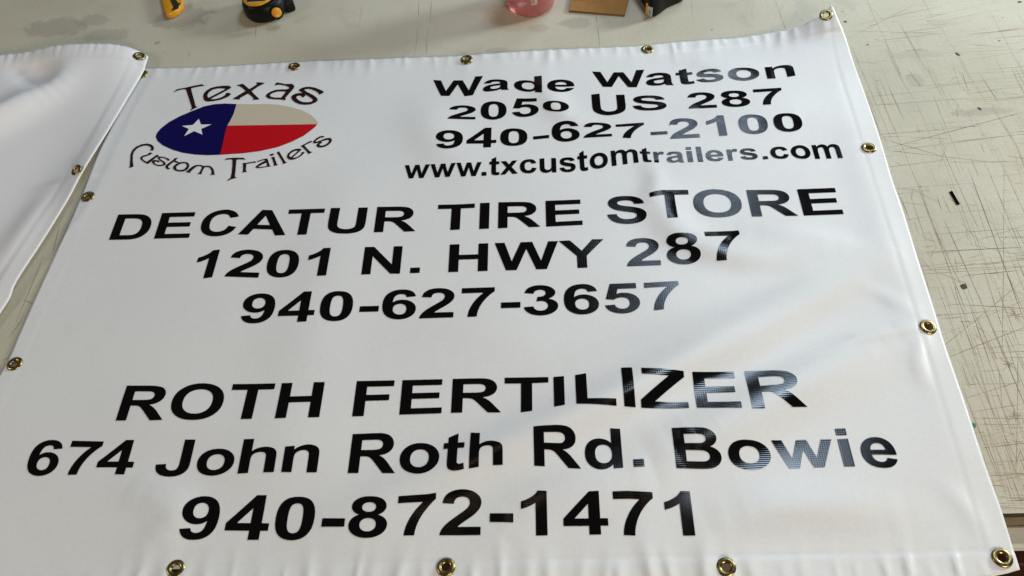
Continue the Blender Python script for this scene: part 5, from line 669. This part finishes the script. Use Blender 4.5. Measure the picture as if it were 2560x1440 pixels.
# yellow and black tape measure: a rounded rubber case lying on its side
tcx, tcy = 0.2035, 1.0285
tm = thing('tape_measure', (tcx, tcy, 0), 'yellow and black tape measure with a round yellow lock button', 'tape measure')
def superring(cx, cy, rx, ry, z, p, n, rot=0.0, tail=0.0):
    out = []
    for i in range(n):
        a = 2*math.pi*i/n; c, s = math.cos(a), math.sin(a)
        x = rx*abs(c)**(2/p)*(1 if c > 0 else -1); y = ry*abs(s)**(2/p)*(1 if s > 0 else -1)
        if x > 0: x *= 1+tail*max(0, 1-abs(y)/ry*0.9)
        out.append((cx+x*math.cos(rot)-y*math.sin(rot), cy+x*math.sin(rot)+y*math.cos(rot), z))
    return out
def stack(rings):
    n = len(rings[0]); v = [p for r in rings for p in r]; f = []
    for j in range(len(rings)-1):
        for i in range(n): f.append((j*n+i, j*n+(i+1) % n, (j+1)*n+(i+1) % n, (j+1)*n+i))
    f.append(tuple(range(n))[::-1]); f.append(tuple(range((len(rings)-1)*n, len(rings)*n))); return v, f
prof = [(0.0, 0.80), (0.002, 0.88), (0.007, 0.96), (0.016, 1.0), (0.025, 0.985), (0.031, 0.93), (0.0345, 0.86), (0.036, 0.76)]
rings = [superring(tcx, tcy, 0.0385*s, 0.0415*s, z, 2.3, 56, 0.15, 0.10) for z, s in prof]
v, f = stack(rings); tp(tm, 'case', v, f, M_rubber, True)
fy = [superring(tcx-0.003, tcy-0.001, 0.0290*s, 0.0335*s, z, 2.1, 48, -0.1) for z, s in ((0.0345, 1.0), (0.0372, 1.0), (0.0378, 0.96))]
v, f = stack(fy); tp(tm, 'face_plate', v, f, M_yellow, True)
v, f = box(tcx-0.021, tcx+0.012, tcy-0.024, tcy-0.004, 0.0377, 0.0384); lab_ = tp(tm, 'name_plate', v, f, M_plum)
v, f = box(tcx-0.020, tcx+0.011, tcy-0.0258, tcy-0.0246, 0.0377, 0.0383); tp(tm, 'plate_border', v, f, M_sand)
bt_ = Vector(TAPE_BTN)
pf = [(0.0, 0.0022), (0.0078, 0.0022), (0.0085, 0.0016), (0.0088, 0.0004), (0.0090, -0.004)]
v, f = lathe(pf, 32); btn = mesh_obj('lock_button', v, [q[::-1] for q in f], M_orange, tm)
btn.location = bt_-tm.location; btn.rotation_mode = 'QUATERNION'; btn.rotation_quaternion = Vector((0.32, -0.62, 0.72)).to_track_quat('Z', 'Y')
v, f = lathe([(0.0094, -0.004), (0.0096, 0.0008), (0.0108, 0.0004), (0.0116, -0.003)], 32); rim = mesh_obj('button_rim', v, [q[::-1] for q in f], M_rubber, btn)
v, f = stack([superring(tcx+0.0385, tcy+0.010, 0.0105*s, 0.020*s, z, 5.0, 32, 0.45) for z, s in ((0.001, 0.95), (0.003, 1.0), (0.020, 1.0), (0.023, 0.9))]); tp(tm, 'mouth', v, f, M_rubber, True)

# pink bottle
bx_, by_ = 0.6875, 0.9985
bo_ = thing('bottle', (bx_, by_, 0), 'round plastic bottle of pink liquid with a barcode strip', 'bottle')
pr_ = [(0.0, 0.0005), (0.034, 0.0005), (0.0395, 0.002), (0.0425, 0.006), (0.0434, 0.012), (0.0430, 0.016), (0.0434, 0.020), (0.0436, 0.085), (0.0430, 0.095), (0.037, 0.108), (0.027, 0.116), (0.020, 0.120), (0.0185, 0.128), (0.0, 0.128)]
v, f = lathe(pr_, 72, (bx_, by_, 0)); tp(bo_, 'body', v, f, M_pink, True)
v, f = lathe([(0.0, 0.143), (0.0200, 0.143), (0.0215, 0.1415), (0.0218, 0.122), (0.0, 0.122)], 40, (bx_, by_, 0)); tp(bo_, 'cap', v, [q[::-1] for q in f], M_star, True)
def onbottle(a, z, r=0.0439): return (bx_+r*math.sin(a), by_-r*math.cos(a), z)
def strip(a0, a1, z0, z1, r, n=5):
    v = []; f = []
    for i in range(n+1):
        a = a0+(a1-a0)*i/n; v += [onbottle(a, z0, r), onbottle(a, z1, r)]
    f = [(2*i, 2*i+2, 2*i+3, 2*i+1) for i in range(n)]; return v, f
A0, A1 = 0.055, 0.300
v, f = strip(A0, A1, 0.0285, 0.080, 0.0441, 8); lb = tp(bo_, 'barcode_label', v, f, M_label, True)
zb_ = 0.0315; vs, fs = [], []
rb = random.Random(5)
while zb_ < 0.077:
    h_ = rb.choice([0.0004, 0.0006, 0.0010, 0.0013]); v, f = strip(A0+0.012, A1-0.10, zb_, zb_+h_, 0.0443, 4); n0 = len(vs); vs += v; fs += [tuple(i+n0 for i in q) for q in f]
    zb_ += h_+rb.choice([0.0005, 0.0008, 0.0012])
tp(bo_, 'barcode_bars', vs, fs, M_ink, True, parent=lb)

# piece of cardboard
Cc = [Vector(p[:2]) for p in CARD]; up_ = (Cc[3]-Cc[0]).normalized(); upr = (Cc[2]-Cc[1]).normalized()
cb = thing('cardboard', (0.81, 0.99, 0), 'flat brown cardboard sheet with a crease, between the bottle and the black tape measure', 'cardboard')
cre = 0.0295
v = []
A_, B_ = Cc[0], Cc[1]
rows_ = [(0, 0.0008), (cre-0.0012, 0.0009), (cre, 0.0003), (cre+0.0012, 0.0009), (0.11, 0.0022)]
for d_, z_ in rows_:
    for P_, u_ in ((A_, up_), (B_, upr)):
        q = P_+u_*d_; v += [(q.x, q.y, z_), (q.x, q.y, z_+0.0032)]
f = []
for i in range(len(rows_)-1):
    a = 4*i; b4 = 4*(i+1)
    f += [(a+1, a+3, b4+3, b4+1), (a, b4, b4+2, a+2), (a, a+1, b4+1, b4), (a+2, b4+2, b4+3, a+3)]
f += [(0, 2, 3, 1), (len(v)-4, len(v)-3, len(v)-1, len(v)-2)]
o = tp(cb, 'sheet', v, f, [M_card, M_cardedge]); o.data.update()
for p in o.data.polygons:
    if abs(p.normal.z) < 0.5: p.material_index = 1

# black tape measure with the steel hook towards the camera
T_ = [tuple(p[:2]) for p in TAPE2]
t2 = thing('tape_measure', (0.92, 0.99, 0), 'black tape measure with its steel hook showing at the front corner', 'tape measure')
foot = T_[0:]+[(T_[-1][0]+0.012, T_[-1][1]+0.030), (T_[-1][0]-0.005, T_[-1][1]+0.055), (T_[-1][0]-0.05, T_[-1][1]+0.062), (T_[0][0]-0.002, T_[0][1]+0.035)]
cc = np.array(foot).mean(0)
rr = []
for z_, s_ in ((0.0004, 0.955), (0.003, 0.99), (0.012, 1.0), (0.026, 0.985), (0.033, 0.95), (0.0365, 0.88), (0.038, 0.78)):
    rr.append([(cc[0]+(x-cc[0])*s_, cc[1]+(y-cc[1])*s_, z_) for x, y in foot])
if sum(foot[i][0]*foot[(i+1) % len(foot)][1]-foot[(i+1) % len(foot)][0]*foot[i][1] for i in range(len(foot))) < 0: rr = [r[::-1] for r in rr]
v, f = stack(rr); o = tp(t2, 'case', v, f, M_rubber, True); bevel(o, 0.0015, 2, 50)
h0, h1, h2 = Vector((0.8905, 0.9405)), Vector((0.9000, 0.9320)), Vector((0.8962, 0.9300))
dirh = Vector((0.90, -0.43)); nrm = Vector((-0.62, -0.78))
hk0 = Vector((0.8890, 0.9405))+nrm*0.0015; hk1 = hk0+Vector((0.78, -0.62))*0.0098
def slab(p, q, n_, z0, z1, th):
    a, b_, c, d = p, q, q+n_*th, p+n_*th
    return prism([tuple(a), tuple(b_), tuple(c), tuple(d)], z0, z1)
v, f = slab(hk0, hk1, nrm, 0.004, 0.0235, 0.0010); o = tp(t2, 'hook', v, f, M_steel); bevel(o, 0.0012, 2)
mid = hk0.lerp(hk1, 0.5); v, f = slab(mid-Vector((0.78, -0.62))*0.0007, mid+Vector((0.78, -0.62))*0.0007, nrm, 0.010, 0.0165, 0.00115); tp(t2, 'slot', v, f, M_ink, parent=o)
v, f = slab(hk0-Vector((0.78, -0.62))*0.0036, hk0-Vector((0.78, -0.62))*0.0002, nrm, 0.006, 0.0275, 0.0007); tp(t2, 'blade_end', v, f, M_orange)

# scraps of cut vinyl
v, f = prism([tuple(p[:2]) for p in STRIP], 0.0005, 0.0009)
tag(mesh_obj('vinyl_scrap', v, f, M_vinyl, smooth=False), 'short thin strip of black vinyl lying alone on the cut-marked bench top', 'scrap')
v, f = prism([tuple(p[:2]) for p in GREEN], 0.0005, 0.0009)
tag(mesh_obj('vinyl_scrap', v, f, M_green, smooth=False), 'tiny green vinyl scrap sticking out from under the banner edge', 'scrap')
